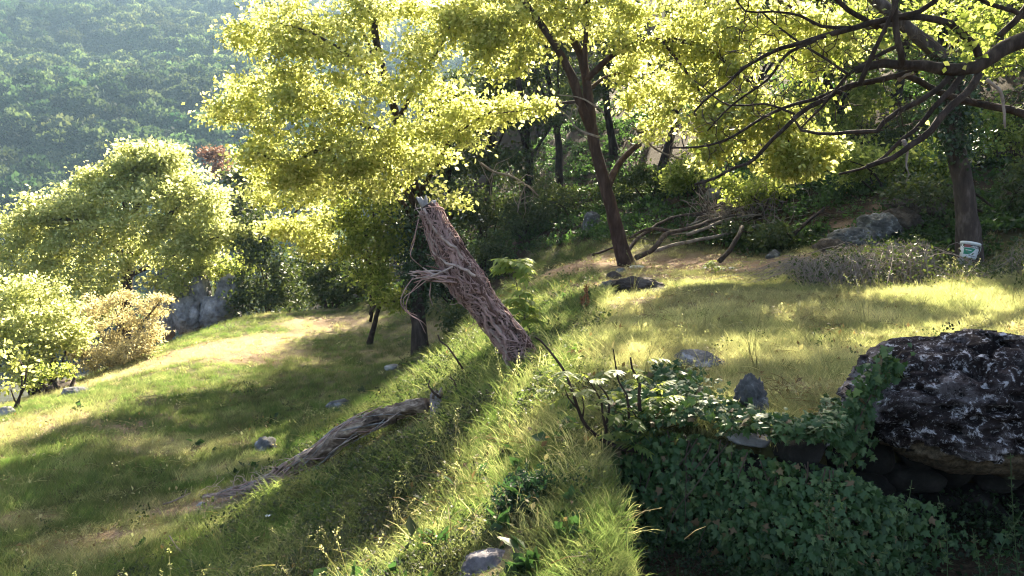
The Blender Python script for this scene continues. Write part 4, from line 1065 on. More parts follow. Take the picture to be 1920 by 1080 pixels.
for k in range(120):                                    # strips of bark and dry stems along it
    s0 = rng.uniform(.05, .8); i0 = int(s0 * (len(ax2) - 1)); i1 = min(len(ax2) - 1, i0 + int(rng.uniform(4, 16)))
    th = rng.uniform(0, 6.28) + np.linspace(0, rng.normal() * 1.2, i1 - i0 + 1)
    rad_ = np.interp(np.linspace(0, 1, len(ax2)), np.linspace(0, 1, 9), [.028, .034, .045, .07, .085, .09, .082, .078, .07])[i0:i1 + 1] * rng.uniform(1.02, 1.3)
    p = ax2[i0:i1 + 1] + (n2_[i0:i1 + 1] * np.cos(th)[:, None] + b2[i0:i1 + 1] * np.sin(th)[:, None]) * rad_[:, None]
    part('vine_stem', tube(p, [.003, rng.uniform(.004, .009), .003], 5, .1, k), [VINE[2], VINE[0], WOOD_PALE][k % 3], lg)
g = []
for k in range(170):
    i0 = int(rng.beta(2, 3) * .62 * (len(ax2) - 1))
    p0 = ax2[i0] + rng.normal(size=3) * np.array([.06, .06, .05])
    p, r = wander(p0, (rng.normal() * 1.4, rng.normal(), rng.uniform(-.2, .9)), rng.uniform(.08, .26), rng.uniform(.002, .004), rng, .5, .05)
    g.append(tube(p, r, 4))
part('dry_stems', merge(g), VINE[2], lg, 'stuff')
st = empty('tree_stump', tuple(on(818, 782, 6.95)), 'small grey splintered stump at the upper end of the fallen log', 'stump')
sb = np.array(st.location)
part('wood', tube(resample(np.array([sb + [0, 0, -.06], sb + [.0, 0, .06], sb + [-.005, .0, .17]]), .02), [.085, .062, .052], 14, .25, 4, 14, .25), surf_mat('grey_stump_wood', [(.3, (.12, .095, .095)), (.6, (.34, .29, .29)), (.8, (.5, .45, .45))], 14, 8, (1, 1, .3), .9, .9), st)
for k in range(9):
    a = k * .7; c = sb + np.array([math.cos(a) * .045, math.sin(a) * .045, .14])
    part('splinter', tube(np.array([c, c + [rng.normal() * .01, 0, .04], c + [rng.normal() * .02, 0, rng.uniform(.05, .09)]]), [.016, .012, .003], 5, .2, k), WOOD_PALE if k % 2 else LOGBARK, st)

# ================================================================== fallen branches at the wood's edge, lone twigs
def branch(label, lines, mat, name='fallen_branch', twigs=0, seed=0, group=None, cat='branch'):
    rg = np.random.default_rng(seed)
    o = empty(name, tuple(P(*lines[0][0][0])), label, cat, group)
    for k, (q, a, b) in enumerate(lines):
        p = resample(px_poly(q), .08)
        Y = q[0][2]
        p = p + np.stack([fbm(p * 2.3 + 5 * s + seed, 2, 60 + s) for s in range(3)], -1) * .03 * min(1, Y / 12)
        part('stem' if k == 0 else 'side_branch', tube(p, [a * Y / F_PX, (a + b) / 2 * Y / F_PX, b * Y / F_PX], 7, .15, seed + k, 12), mat, o)
        for _ in range(twigs):
            i = rg.integers(len(p) // 4, len(p))
            w, r = wander(p[i], rg.normal(size=3) + np.array([0, 0, .5]), rg.uniform(.03, .06) * Y, .0006 * Y, rg, .5, 0)
            part('twig', tube(w[::3] if len(w) > 9 else w, r, 4), mat, o)
    return o
branch('long forked bare fallen branch resting on the worn path right of the slanting tree', [
    ([(1195, 482, 14.2), (1225, 468, 14.4), (1242, 445, 14.7), (1262, 434, 15.0), (1300, 427, 15.3), (1340, 412, 15.8), (1390, 402, 16.2)], 5.5, 2.5),
    ([(1262, 434, 15), (1230, 430, 14.9), (1205, 432, 14.8), (1180, 446, 14.6)], 4, 2)], BARK_GREY, twigs=5, seed=91)
branch('second bare fallen branch arching behind the forked one', [
    ([(1172, 474, 15), (1205, 438, 15.5), (1245, 415, 16), (1290, 402, 16.4), (1345, 405, 16.8), (1400, 400, 17)], 4, 1.6), ([(1290, 402, 16.4), (1320, 398, 16.4), (1360, 380, 16.6)], 2.4, 1)], BARK_GREY, twigs=6, seed=92)
branch('short mossy branch propped up at a slant near the end of the worn path', [([(1350, 488, 13.9), (1368, 470, 14.1), (1382, 445, 14.3), (1392, 425, 14.6)], 5, 4)], BARK_DARK, seed=93, twigs=2)
branch('thin branch lying flat at the wood edge left of the slanting trunk', [([(1112, 478, 16), (1130, 472, 16.2), (1150, 464, 16.4)], 2.6, 2)], BARK_DARK, seed=94)
branch('thick dark fallen trunk lying across the far bank behind the hanging leaves', [([(1480, 352, 17.6), (1540, 348, 17.3), (1600, 340, 17), (1640, 336, 16.8)], 8, 9)], BARK_DARK, name='fallen_tree', seed=95, twigs=1)
branch('bare branch leaning on the bank above the dark-green leaf mound', [([(1490, 440, 14.6), (1515, 415, 14.9), (1545, 390, 15.3)], 4, 2.4)], BARK_DARK, seed=96, twigs=3)
branch('pale brushwood branch with many bare twigs in the dark wood behind the dead trunk tip', [
    ([(900, 305, 17), (925, 322, 17), (955, 330, 16.8), (985, 348, 16.6), (1010, 366, 16.5)], 2.6, 1.2), ([(925, 322, 17), (918, 340, 17), (922, 350, 17)], 1.6, 1), ([(985, 348, 16.6), (975, 370, 16.6), (970, 398, 16.6)], 1.6, .8)], TWIG_GREY, seed=97, twigs=4, name='dead_branch')
branch('pale dead twigs hanging right of the slanting trunk', [
    ([(1185, 240, 15.4), (1215, 250, 15.6), (1250, 252, 15.6), (1265, 245, 15.6)], 2, 1.2), ([(1215, 268, 15.4), (1240, 285, 15.6), (1280, 300, 15.8)], 2, 1), ([(1258, 290, 15.6), (1262, 265, 15.6), (1258, 245, 15.6)], 1.6, .8)], TWIG_GREY, seed=98, twigs=3, name='dead_branch')
branch('heap of grey brushwood on the dark bank behind the fallen branches', [([(1300 + i * 22, 420 - (i * 37) % 40, 16.6 + .15 * i), (1330 + i * 20, 396 + (i * 23) % 30 - 8, 16.8 + .1 * i), (1370 + i * 18, 385 + (i * 31) % 44, 17)], 3.0, 1.3) for i in range(9)] + [([(1225, 470, 15.0), (1300, 452, 15.4), (1400, 428, 15.9), (1500, 405, 16.3), (1570, 392, 16.5)], 4, 1.6), ([(1290, 440, 15.6), (1370, 410, 16.2), (1470, 398, 16.6)], 3.4, 1.4), ([(1400, 470, 15.2), (1440, 430, 15.8), (1500, 420, 16)], 3, 1.2)] + [([(1260 + i * 30, 440 - (i * 17) % 20, 16.2 + .1 * i), (1310 + i * 28, 432 - (i * 29) % 40, 16.3 + .1 * i), (1360 + i * 22, 400 - (i * 13) % 22, 16.5)], 1.8, .8) for i in range(6)], TWIG_GREY, seed=99, twigs=16, name='brushwood_heap', cat='brushwood')
branch('curved bare twig standing at the top of the small stump', [([(822, 744, 6.9), (812, 735, 6.88), (803, 722, 6.86), (806, 712, 6.86)], 2.6, 1.2)], TWIG, name='dead_twig', seed=101, cat='twig')
branch('hooked bare twig in the grass right of the small stump', [([(856, 728, 6.9), (850, 712, 6.9), (842, 706, 6.9)], 2.2, 1.2)], TWIG, name='dead_twig', seed=102, cat='twig')
branch('thin pale-tipped seedling stick in the grass between the big tree and dead trunk', [([(868, 690, 7.4), (850, 665, 7.4), (838, 650, 7.4), (824, 640, 7.4), (820, 628, 7.4)], 1.8, 1.4)], TWIG, name='dead_twig', seed=103, cat='twig')
branch('broken straw-coloured stalk in the grass at the bottom left', [([(380, 1079, 6.2), (355, 1050, 6.3), (330, 1025, 6.4), (318, 1005, 6.45)], 2.0, 1.2)], TWIG_GREY, name='dead_stalk', seed=104, cat='stalk')
branch('thin dry twigs scattered on the meadow left of the log end', [([(305, 948, 8), (330, 940, 8), (358, 925, 8.1)], 1.6, .8), ([(318, 945, 8), (345, 930, 8), (350, 918, 8)], 1.3, .7)], TWIG_GREY, name='dead_twig', seed=105, cat='twig')
branch('dark bare stick poking through the grass over the terrace edge', [([(1195, 723, 5.3), (1240, 722, 5.3), (1290, 716, 5.4)], 4, 3)], BARK_BROWN, name='dead_stick', seed=106, cat='stick')

# ================================================================== bucket on a pale root stump
bp = on(1806, 497, 11.9)
rs = empty('root_stump', tuple(bp), 'pale weathered root stump under the white bucket', 'stump')
for k in range(8):
    a = k / 8 * 6.283
    part('root', tube(np.array([bp + [math.cos(a) * .13, math.sin(a) * .10, -.06], bp + [math.cos(a) * .09, math.sin(a) * .07, .08], bp + [math.cos(a) * .07 + .015, math.sin(a) * .06, .165]]), [.04, .032, .035], 7, .3, k, 16), WOOD_PALE if k % 3 else LOGBARK, rs)
PLASTIC = surf_mat('white_plastic', [(.3, (.62, .62, .60)), (.7, (.74, .74, .72))], 5, 4, rough=.45, bump=.05, spec=.4)
def flat(name, c):
    m_, nt, out = new_mat(name); p = node(nt, 'ShaderNodeBsdfPrincipled', Roughness=.5); p.inputs['Base Color'].default_value = (*c, 1); nt.links.new(p.outputs[0], out.inputs[0]); return m_
bu = empty('paint_bucket', tuple(bp + np.array([.045, -.02, .165])), 'white plastic paint bucket with black and green label tilted against the tree', 'bucket')
def lathe(prof, n=32):
    a = np.arange(n) / n * 6.2832
    v = np.concatenate([np.stack([r * np.cos(a), r * np.sin(a), np.full(n, z)], -1) for r, z in prof])
    i = np.arange(len(prof) - 1)[:, None] * n; j = np.arange(n)[None, :]; k = (j + 1) % n
    return v, [np.stack([i + j, i + k, i + n + k, i + n + j], -1).reshape(-1, 4)]
BH, R0, R1 = .235, .108, .128
def bpart(nm, geo, mt): return obj(nm, mesh_data(nm, geo[0], geo[1], mt), bu)
bpart('body', lathe([(.001, 0), (R0 - .006, 0), (R0, .006), (R1, BH), (R1 - .004, BH), (R0 - .004, .01), (.001, .01)]), PLASTIC)
bpart('rim', lathe([(R1, BH - .03), (R1 + .011, BH - .03), (R1 + .013, BH - .02), (R1 + .013, BH), (R1 + .008, BH + .006), (R1 - .002, BH + .006), (R1 - .005, BH - .004)]), PLASTIC)
def curved(a0, a1, z0, z1, off, n=14, curve=None):
    a = np.radians(np.linspace(a0, a1, n)); z1v = np.full(n, z1) if curve is None else curve(np.linspace(0, 1, n))
    rr_ = lambda z: R0 + (R1 - R0) * z / BH + off
    lo = np.stack([rr_(z0) * np.cos(a), rr_(z0) * np.sin(a), np.full(n, z0)], -1)
    hi = np.stack([rr_(z1v) * np.cos(a), rr_(z1v) * np.sin(a), z1v], -1)
    v = np.concatenate([lo, hi]); i = np.arange(n - 1)
    return v, [np.stack([i, i + 1, i + 1 + n, i + n], -1)]
BLK, GRN, RED, GRY, WHT = flat('label_black', (.02, .02, .03)), flat('label_green', (.01, .20, .11)), flat('label_red', (.22, .05, .05)), flat('label_grey', (.42, .44, .47)), flat('label_white', (.8, .8, .8))
lab = bpart('label', curved(190, 345, .012, .20, .0012, 24), flat('label_paper', (.60, .61, .63)))
def sub(nm, geo, mt):
    return obj(nm, mesh_data(nm, geo[0], geo[1], mt), lab)
sub('black_band', curved(190, 345, .152, .196, .0024, 24), BLK)
sub('red_block', curved(191, 232, .155, .193, .0036), RED)
sub('green_block', curved(195, 268, .05, .146, .0024, 16, lambda t: .146 - .0 * t), GRN)
sub('white_curve', curved(236, 268.6, .049, .06, .0036, 16, lambda t: .06 + .082 * t ** 1.6), lab.data.materials[0])
sub('white_line', curved(204, 244, .108, .116, .0036), WHT)
for z, a0, a1 in [(.03, 232, 292), (.085, 278, 300), (.105, 276, 302), (.12, 284, 296)]:
    sub('small_print', curved(a0, a1, z, z + .006, .0024), GRY if z > .05 else BLK)
tc_ = bpy.data.curves.new('bucket_text', 'FONT'); tc_.body = 'AKRIL'; tc_.size = .04; tc_.align_x = 'CENTER'; tc_.resolution_u = 2
to = bpy.data.objects.new('bucket_text', tc_); COL.objects.link(to)
me0 = bpy.data.meshes.new_from_object(to.evaluated_get(bpy.context.evaluated_depsgraph_get()))
bpy.data.objects.remove(to)
tv = np.array([v.co[:] for v in me0.vertices]); z_ = .158 + tv[:, 1]; a_ = math.radians(268) + tv[:, 0] * 1.05 / R1; rr_ = R0 + (R1 - R0) * z_ / BH + .0048
for v, a, r, z in zip(me0.vertices, a_, rr_, z_): v.co = (r * math.cos(a), r * math.sin(a), z)
me0.materials.clear(); me0.materials.append(WHT); me0.name = 'lettering'
obj('lettering', me0, lab)
hd = tube(np.array([[(R1 + .014) * math.cos(a), (R1 + .014) * math.sin(a), BH - .025 - .13 * math.sin((a + .9) / 2.2 * math.pi) ** .8] for a in np.linspace(-.9, 1.3, 16)]), .003, 5)
bpart('handle', hd, PLASTIC)
bu.rotation_euler = (R(-4), R(13), R(10))

# ================================================================== saplings and weeds that stand out
LEAF_PIN = leaf_mat('pinnate_leaf', [(.06, .10, .028), (.08, .125, .035), (.115, .15, .045)], [(.34, .42, .07), (.50, .55, .12)], .5)
def feather(p0, d0, L, nl, lw, rg, droop=.6):
    """a compound leaf: midrib with paired leaflets"""
    d_ = np.array(d0, float); d_ /= np.linalg.norm(d_)
    pts = [np.array(p0, float)]
    for k in range(5):
        d_ = d_ + np.array([0, 0, -droop * .25]); d_ /= np.linalg.norm(d_); pts.append(pts[-1] + d_ * L / 5)
    pts = np.array(pts)
    side = np.cross(d_, [0, 0, 1]); side /= np.linalg.norm(side) + 1e-9
    V, Fc = [], []
    for k in range(nl):
        s = (k + .7) / nl * 5; i = min(int(s), 4); p = pts[i] + (pts[i + 1] - pts[i]) * (s - i)
        for sg in ((-1, 1) if k < nl - 1 else (-1, 1, 0)):
            l = lw * (1.1 - .5 * abs(k / nl - .4)) * rg.uniform(.8, 1.15)
            ax = side * sg + d_ * .6 + np.array([0, 0, -.35]) + rg.normal(size=3) * .15
            ax /= np.linalg.norm(ax); w = np.cross(ax, [0, 0, 1.0]) + rg.normal(size=3) * .1; w /= np.linalg.norm(w); w *= l * .21
            n0 = len(V); up_ = np.array([0, 0, l * .05])
            V += [p, p + ax * l * .4 + w + up_, p + ax * l, p + ax * l * .4 - w + up_]; Fc += [[n0, n0 + 1, n0 + 2], [n0, n0 + 2, n0 + 3]]
    return (np.array(V), [np.array(Fc)]), tube(pts, [.002, .001], 3)
LEAF_BRIGHT = leaf_mat('bright_sapling_leaf', [(.13, .19, .04), (.17, .23, .05), (.22, .27, .07)], [(.4, .48, .08), (.6, .66, .16)], .5)
def pinnate(label, base, stems, leafspots, L, lw, seed, name='sapling', bark=None, cat='sapling', nl=6, lm=None):
    rg = np.random.default_rng(seed)
    o = empty(name, tuple(base), label, cat)
    for k, (p, a, b) in enumerate(stems): part('stem', tube(resample(p, .03), [a, (a + b) / 2, b], 6, .15, k, 20), bark or TWIG, o)
    mid = []
    for p, n in leafspots:
        for _ in range(n):
            a = rg.uniform(0, 6.28)
            g1, g2 = feather(p + rg.normal(size=3) * .012, (math.cos(a), math.sin(a), rg.uniform(.1, .8)), L * rg.uniform(.7, 1.15), nl, lw, rg)
            part('leaf', g1, lm or LEAF_PIN, o, smooth=False); mid.append(g2)
    part('leaf_stalks', merge(mid), LEAF_PIN, o, 'stuff')
    return o
YS = 8.3
sbase = on(1003, 640, YS + .2); 
s1 = np.array([sbase, P(985, 600, YS), P(975, 560, YS), P(968, 530, YS), P(965, 490, YS)])
pinnate('young sapling with drooping bright compound leaves right of the leaning dead trunk', sbase, [(s1, .009, .004)],
        [(P(965, 492, YS), 12), (P(966, 508, YS), 6), (P(972, 545, YS), 3), (P(975, 562, YS), 6), (P(992, 580, YS - .05), 5), (P(960, 580, YS - .05), 5), (P(985, 600, YS), 3)], .2, .12, 111, lm=LEAF_BRIGHT)
YT = 4.25
T = lambda x, y, dy=0: P(x, y, YT + dy)
tb = on(1195, 850, YT)
stems = [(np.array([T(1205, 845), T(1170, 842), T(1130, 825), T(1100, 800), T(1085, 770), T(1075, 740), T(1060, 700, .1), T(1040, 670, .1), T(1015, 640, .15), T(1003, 632, .15)]), .014, .006),
         (np.array([T(1138, 825), T(1136, 800), T(1142, 770), T(1140, 745), T(1125, 725), T(1110, 712)]), .010, .004), (np.array([T(1135, 800), T(1130, 775), T(1128, 755), T(1115, 730), T(1102, 712), T(1095, 700)]), .008, .003),
         (np.array([T(1190, 800), T(1180, 785), T(1178, 760), T(1175, 740), T(1160, 715), T(1155, 690), T(1150, 655)]), .008, .003), (np.array([T(1205, 800), T(1180, 760), T(1170, 738)]), .006, .003),
         (np.array([T(1200, 770), T(1198, 740), T(1200, 720), T(1185, 690), T(1182, 670)]), .012, .005), (np.array([T(1092, 785), T(1095, 765), T(1092, 745)]), .005, .003), (np.array([T(1085, 768), T(1065, 745), T(1058, 720)]), .006, .003)]
spots = [(T(x, y, rng.normal() * .06), max(1, n // 2)) for x, y, n in [(1060, 705, 6), (1035, 712, 5), (1075, 740, 6), (1100, 712, 4), (1112, 735, 4), (1140, 700, 3), (1140, 745, 4), (1155, 690, 3), (1175, 740, 5), (1165, 770, 4), (1185, 695, 4), (1205, 720, 4), (1230, 730, 5), (1225, 760, 6), (1200, 790, 7),
                                                       (1175, 820, 6), (1150, 815, 4), (1215, 810, 6), (1190, 835, 4), (1125, 775, 3), (1095, 770, 3), (1250, 745, 5), (1210, 690, 3), (1048, 735, 4), (1090, 800, 3)]]
pinnate('spreading leafy shrub with dark crooked stems at the left end of the ivy', tb, stems, spots, .11, .056, 112, name='shrub', bark=BARK_DARK, cat='shrub', nl=6)
pinnate('small bright-leaved seedling on the worn path in the middle', on(1335, 512, 12.6), [(np.array([on(1335, 512, 12.6), P(1335, 500, 12.6), P(1334, 490, 12.6)]), .006, .003)], [(P(1335, 500, 12.6), 6), (P(1334, 492, 12.6), 6), (P(1348, 504, 12.6), 4)], .14, .08, 113, name='seedling', cat='seedling', nl=4, lm=LEAF_BRIGHT)
# rusty seed spikes
RUST = surf_mat('rusty_seeds', [(.3, (.16, .06, .025)), (.7, (.36, .17, .08))], 30, 3)
for k, (x, y0, y1, lab_) in enumerate([(1101, 590, 535, 'tall rusty-orange seed spike in the grass left of the stony hump'), (1094, 592, 560, 'short rusty-orange seed spike beside the taller one')]):
    b0 = P(x, y0, 9.4); t1 = P(x - 2, y1, 9.4)
    o = empty('seed_spike', tuple(b0), lab_, 'seed spike')
    part('stem', tube(resample(np.array([b0, t1]), .03), [.005, .003], 5), TWIG, o)
    s_ = rng.random(170) ** .8; pp = b0 + (t1 - b0) * (.25 + .75 * s_)[:, None] + rng.normal(size=(170, 3)) * .013
    part('seeds', leaf_cards(pp, rng.uniform(.015, .028, 170), rng, .3, 0, .9), RUST, o, 'stuff', smooth=False)
wf = empty('wildflower', tuple(on(503, 1002, 6.4)), 'single small white wildflower in the grass below the log', 'flower')
wb = np.array(wf.location)
part('stem', tube(resample(np.array([wb, wb + [0, 0, .1]]), .03), .002, 4), LEAF_PIN, wf)
for k in range(6):
    a = k * 1.047
    part('petal', leaf_cards(np.array([wb + [0, 0, .1]]), .035, np.random.default_rng(k), .8, -.2, .6, np.array([[math.cos(a) * 3, math.sin(a) * 3, 1]])), WHT, wf, smooth=False)

# ================================================================== dry-stone wall under the terrace edge, ivy over it
wl = empty('stone_wall', (1.2, 3.95, 1.2), 'dark dry-stone wall under the boulder, mostly hidden by ivy', 'wall')
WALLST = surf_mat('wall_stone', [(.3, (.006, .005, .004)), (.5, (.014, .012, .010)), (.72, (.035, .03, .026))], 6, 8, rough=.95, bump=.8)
wx = .7; row = 0
for row in range(5):
    x = .62 + .1 * (row % 2)
    while x < 4.2:
        w_ = rng.uniform(.16, .34)
        z0 = 1.24 + row * .155
        yy = float(wall_y(x + w_ / 2)) - (.06 if x < 1.75 else .17) + rng.normal() * .02 + row * .02
        if z0 + .07 < float(ground(x + w_ / 2, yy + .45)) - .05:
            part('stone', rock_geo((x + w_ / 2, yy + .1, z0 + .075), (w_ * .54, .15, .088), int(7000 + x * 100 + row * 13), 3, .16, 0, 7, 1.5, 5), WALLST, wl)
        x += w_ + .01
IVY = leaf_mat('ivy_leaf', [(.018, .046, .013), (.036, .08, .022), (.085, .125, .04), (.12, .075, .035)], [(.04, .09, .015), (.09, .15, .03)], .2, .55, .32)
IVY_YOUNG = leaf_mat('young_ivy_leaf', [(.08, .13, .02), (.11, .16, .03), (.14, .18, .04)], [(.12, .18, .03), (.2, .25, .05)], .3, .45, .4)
def ivy_leaf(mat):
    ol = np.array([(0, 0), (.22, -.10), (.48, -.02), (.30, .24), (.46, .52), (.20, .55), (0, 1.0), (-.20, .55), (-.46, .52), (-.30, .24), (-.48, -.02), (-.22, -.10)])
    z = -.22 * np.abs(ol[:, 0]) + .05 - .10 * np.maximum(ol[:, 1] - .5, 0)
    v = np.vstack([np.stack([ol[:, 0], ol[:, 1] - .1, z], -1), [[0, .28, .08]]])
    n = len(ol); i = np.arange(n)
    return v, [np.stack([i * 0 + n, i, (i + 1) % n], -1)]
LV, LF = ivy_leaf(None)
def basis(nrm, tipdir, rg, n, jit):
    z = nrm + rg.normal(size=(n, 3)) * jit; z /= np.linalg.norm(z, axis=1)[:, None]
    y = tipdir + rg.normal(size=(n, 3)) * .45; y -= z * np.sum(y * z, 1)[:, None]; y /= np.linalg.norm(y, axis=1)[:, None]
    return np.cross(y, z), y, z
def ivy(name, label, pos, nrm, size, rg, singles, stems):
    """singles: the leaves that show largest are objects of their own; the rest is one mass"""
    n = len(pos)
    o = empty(name, tuple(pos.mean(0) * np.array([1, 1, 0]) + np.array([0, 0, pos[:, 2].min()])), label, 'ivy')
    base = np.array(o.location)
    X, Y_, Z = basis(nrm, np.tile(np.array([0, -.25, -1.0]), (n, 1)), rg, n, .62)
    px, py, f = project(pos)
    vis = (px > -20) & (px < 1940) & (py < 1090)
    sc = size / f * vis * (nrm[:, 1] < .2)
    order = np.argsort(-(sc + .3 * sc * (pos @ np.array([0, -.6, .25]) + 2)))[:singles]
    mes = [mesh_data('leaf', LV, LF, IVY, False), mesh_data('leaf', LV, LF, IVY_YOUNG, False)]
    young = rg.random(n) < .05
    for i in order:
        l = obj('leaf', mes[1 if young[i] else 0], o)
        M = np.eye(4); M[:3, 0], M[:3, 1], M[:3, 2] = X[i] * size[i], Y_[i] * size[i], Z[i] * size[i]; M[:3, 3] = pos[i] - base
        l.matrix_local = Matrix(M.tolist())
    rest = np.setdiff1d(np.arange(n), order)
    v = (LV[None, :, 0, None] * X[rest][:, None] + LV[None, :, 1, None] * Y_[rest][:, None] + LV[None, :, 2, None] * Z[rest][:, None]) * size[rest][:, None, None] + pos[rest][:, None]
    f_ = (np.arange(len(rest))[:, None, None] * len(LV) + LF[0][None]).reshape(-1, 3)
    part('foliage', (v.reshape(-1, 3), [f_]), IVY, o, 'stuff', smooth=False)
    if stems: part('stems', merge(stems), TWIG, o, 'stuff')
    return o
rg = np.random.default_rng(121)
# hanging mass on the wall face
n = 14000
x = .46 + rg.beta(1.05, 1.4, n) * 3.0
zt = np.interp(x, [.4, .6, 1.0, 1.6, 1.9, 2.3, 3.1], [1.86, 1.9, 1.93, 1.88, 1.74, 1.6, 1.5])
u = rg.random(n)
z = 1.05 + (zt - 1.05) * u
bul = .16 + .12 * fbm(np.stack([x * 2.6, z * 2.6, x * 0], -1), 3, 61) + .10 * np.sin(np.clip((z - 1.0) / .9, 0, 1) * 3.14)
dep = rg.random(n) ** 1.6 * .12
y = np.interp(x, [.3, .62, 1.0, 1.3, 1.55, 2.0, 2.6, 3.2], [4.45, 4.4, 4.25, 3.98, 3.88, 3.95, 4.1, 4.2]) - bul + dep + (z - 1.3) * .06
keep = rg.random(n) < np.clip(1.25 - (x - 1.4) * 1.5, .05, 1) * np.clip(.95 + 1.3 * fbm(np.stack([x * 3.2, z * 3.2, x * 0], -1), 3, 66), .25, 1)
p1 = np.stack([x, y, z], -1)[keep]; n1 = np.tile([-.15, -.85, .5], (len(p1), 1))
# mass over the terrace edge
n = 4200
x = rg.uniform(.55, 1.75, n); t = rg.random(n)
back = np.interp(x, [.5, .8, 1.0, 1.25, 1.34, 1.6, 1.8], [.35, .75, 1.1, 1.15, .35, .12, .25])
y = wall_y(x) - .14 + t * (back + .14)
z = ground(x, np.maximum(y, wall_y(x) + .17)) + .05 + .09 * rg.random(n) + .05 * fbm(np.stack([x * 4, y * 4, x * 0], -1), 2, 63)
keep = rg.random(n) < np.where((x > 1.14) & (x < 1.5) & (t > .42), .12, 1.0) * (1.1 - .8 * t ** 2)
p2 = np.stack([x, y, z], -1)[keep]; n2v = np.tile([0, -.35, .95], (len(p2), 1))
pos = np.vstack([p1, p2]); nr = np.vstack([n1, n2v])
stm = []
for k in range(60):
    x0 = rg.uniform(.6, 1.7); p0 = np.array([x0, float(wall_y(x0)) - .1, 1.85 + rg.normal() * .05])
    w_, r = wander(p0, (rg.normal() * .4, -.15, -1), rg.uniform(.3, .7), .004, rg, .25, .1); stm.append(tube(w_, r, 4))
ivy('ivy', 'dense dark ivy hanging over the terrace wall at the bottom right', pos, nr, rg.uniform(.022, .055, len(pos)), rg, 300, stm)
# ivy over the boulder's left shoulder
n = 620
a = rg.uniform(0, 1, n)
cpx = np.interp(a, [0, .35, .7, 1], [1672, 1625, 1600, 1592]); cpy = np.interp(a, [0, .35, .7, 1], [672, 740, 800, 862])
pos3 = np.array([P(cx_ + rg.normal() * 17, cy_ + rg.normal() * 15, 4.0 - .06 * rg.random() + .10 * (1 - aa)) for cx_, cy_, aa in zip(cpx, cpy, a)])
ivy('ivy', 'ivy spray climbing the left shoulder of the crusted boulder', pos3, np.tile([-.45, -.8, .4], (n, 1)), rg.uniform(.026, .055, n), rg, 120,
    [tube(resample(np.array([P(1596, 880, 4.0), P(1606, 800, 3.98), P(1640, 730, 4.02), P(1690, 660, 4.1)]), .03), [.005, .003], 5)])

# cleavers: whorled stems in front of the dark wall
CLV = leaf_mat('cleavers_leaf', [(.03, .055, .02), (.045, .075, .026), (.06, .09, .032)], [(.06, .1, .03), (.1, .13, .04)], .3)
def cleavers(label, pts, Y, seed, wn_=9, wl_=.034):
    rg = np.random.default_rng(seed)
    p = resample(np.array([P(x + rg.normal() * 9 * (i > 0), y, Y + .02 * i) for i, (x, y) in enumerate(pts)]), .02)
    o = empty('cleavers', tuple(p[0]), label, 'weed', 'whorled weeds in front of the dark wall')
    part('stem', tube(p, [.0028, .0016], 5), CLV, o)
    for k in range(wn_):
        c = p[min(len(p) - 1, int((k + .6 + rg.uniform(-.3, .3)) / (wn_ - .2) * (len(p) - 1)))]
        a = np.arange(7) / 7 * 6.283 + rg.uniform(0, 1)
        out = np.stack([np.cos(a) * 3, np.sin(a) * 3, np.full(7, 1.0)], -1)
        l = wl_ * (1 - .4 * k / wn_)
        part('whorl', leaf_cards(np.tile(c, (7, 1)), l, rg, .9, -.3, .26, out, .03), CLV, o, smooth=False)
cleavers('whorled weed standing leftmost in front of the ivy', [(1548, 1120), (1546, 1000), (1540, 920)], 3.35, 131)
cleavers('whorled weed close to the right of the leftmost one, slightly taller', [(1560, 1120), (1563, 1000), (1565, 905)], 3.38, 132, 11)
cleavers('whorled weed leaning right beside the two standing in front of the ivy', [(1575, 1120), (1590, 1050), (1602, 990)], 3.36, 133, 6)
cleavers('whorled weed under the tan undercut of the boulder', [(1682, 1120), (1695, 1010), (1706, 900)], 3.42, 134, 9)
cleavers('whorled weed at the right, below the boulder middle', [(1776, 1120), (1772, 1000), (1760, 930)], 3.4, 135, 8)
cleavers('whorled weed below the boulder, near the right border', [(1880, 1120), (1888, 1040), (1905, 960)], 3.4, 136, 7)
cleavers('whorled weed tallest at the right border in front of the boulder', [(1912, 1120), (1906, 960), (1900, 850)], 3.5, 137, 9)
cleavers('whorled weed short, between the boulder middle and the right border', [(1836, 1120), (1842, 1060), (1835, 990)], 3.38, 138, 6)
cleavers('whorled weed short, left of the one under the tan undercut', [(1650, 1120), (1658, 1070), (1664, 1030)], 3.3, 139, 5)

# ================================================================== bramble heap on the terrace
bh = empty('bramble_heap', tuple(on(1660, 560, 10.6)), 'low grey heap of tangled dry brambles before the rock bank and bucket', 'bramble heap')
g, gl = [], []
for k in range(760):
    px_ = rg.uniform(1495, 1925); Yb = rg.uniform(9.9, 11.9)
    b0 = P(px_, 540, Yb); b0[2] = float(ground(b0[0], b0[1]))
    hh_ = (.03 if 1740 < px_ < 1895 else .27) + (.08 if 1740 < px_ < 1895 else .2) * math.exp(-((px_ - 1690) / 160) ** 2)
    if 1740 < px_ < 1895 and rg.random() < .5: continue
    sp = rg.normal(size=2) * (.45 if 1690 < px_ < 1925 else 1); L_ = rg.uniform(.3, .9)
    q = np.array([b0, b0 + [sp[0] * .2, sp[1] * .15, hh_ * rg.uniform(.6, 1.1)], b0 + [sp[0] * .5 * L_, sp[1] * .3, hh_ * rg.uniform(.4, 1)], b0 + [sp[0] * .9 * L_, sp[1] * .5, rg.uniform(.0, .15)]])
    g.append(tube(resample(q, .09), [.0045, .0035, .002], 4))
    if px_ > 1600 or rg.random() < .4:
        pp = resample(q, .05); gl.append(pp[rg.integers(0, len(pp), 12)] + rg.normal(size=(12, 3)) * .05)
part('canes', merge(g), TWIG_GREY, bh, 'stuff')
gl = np.concatenate(gl)
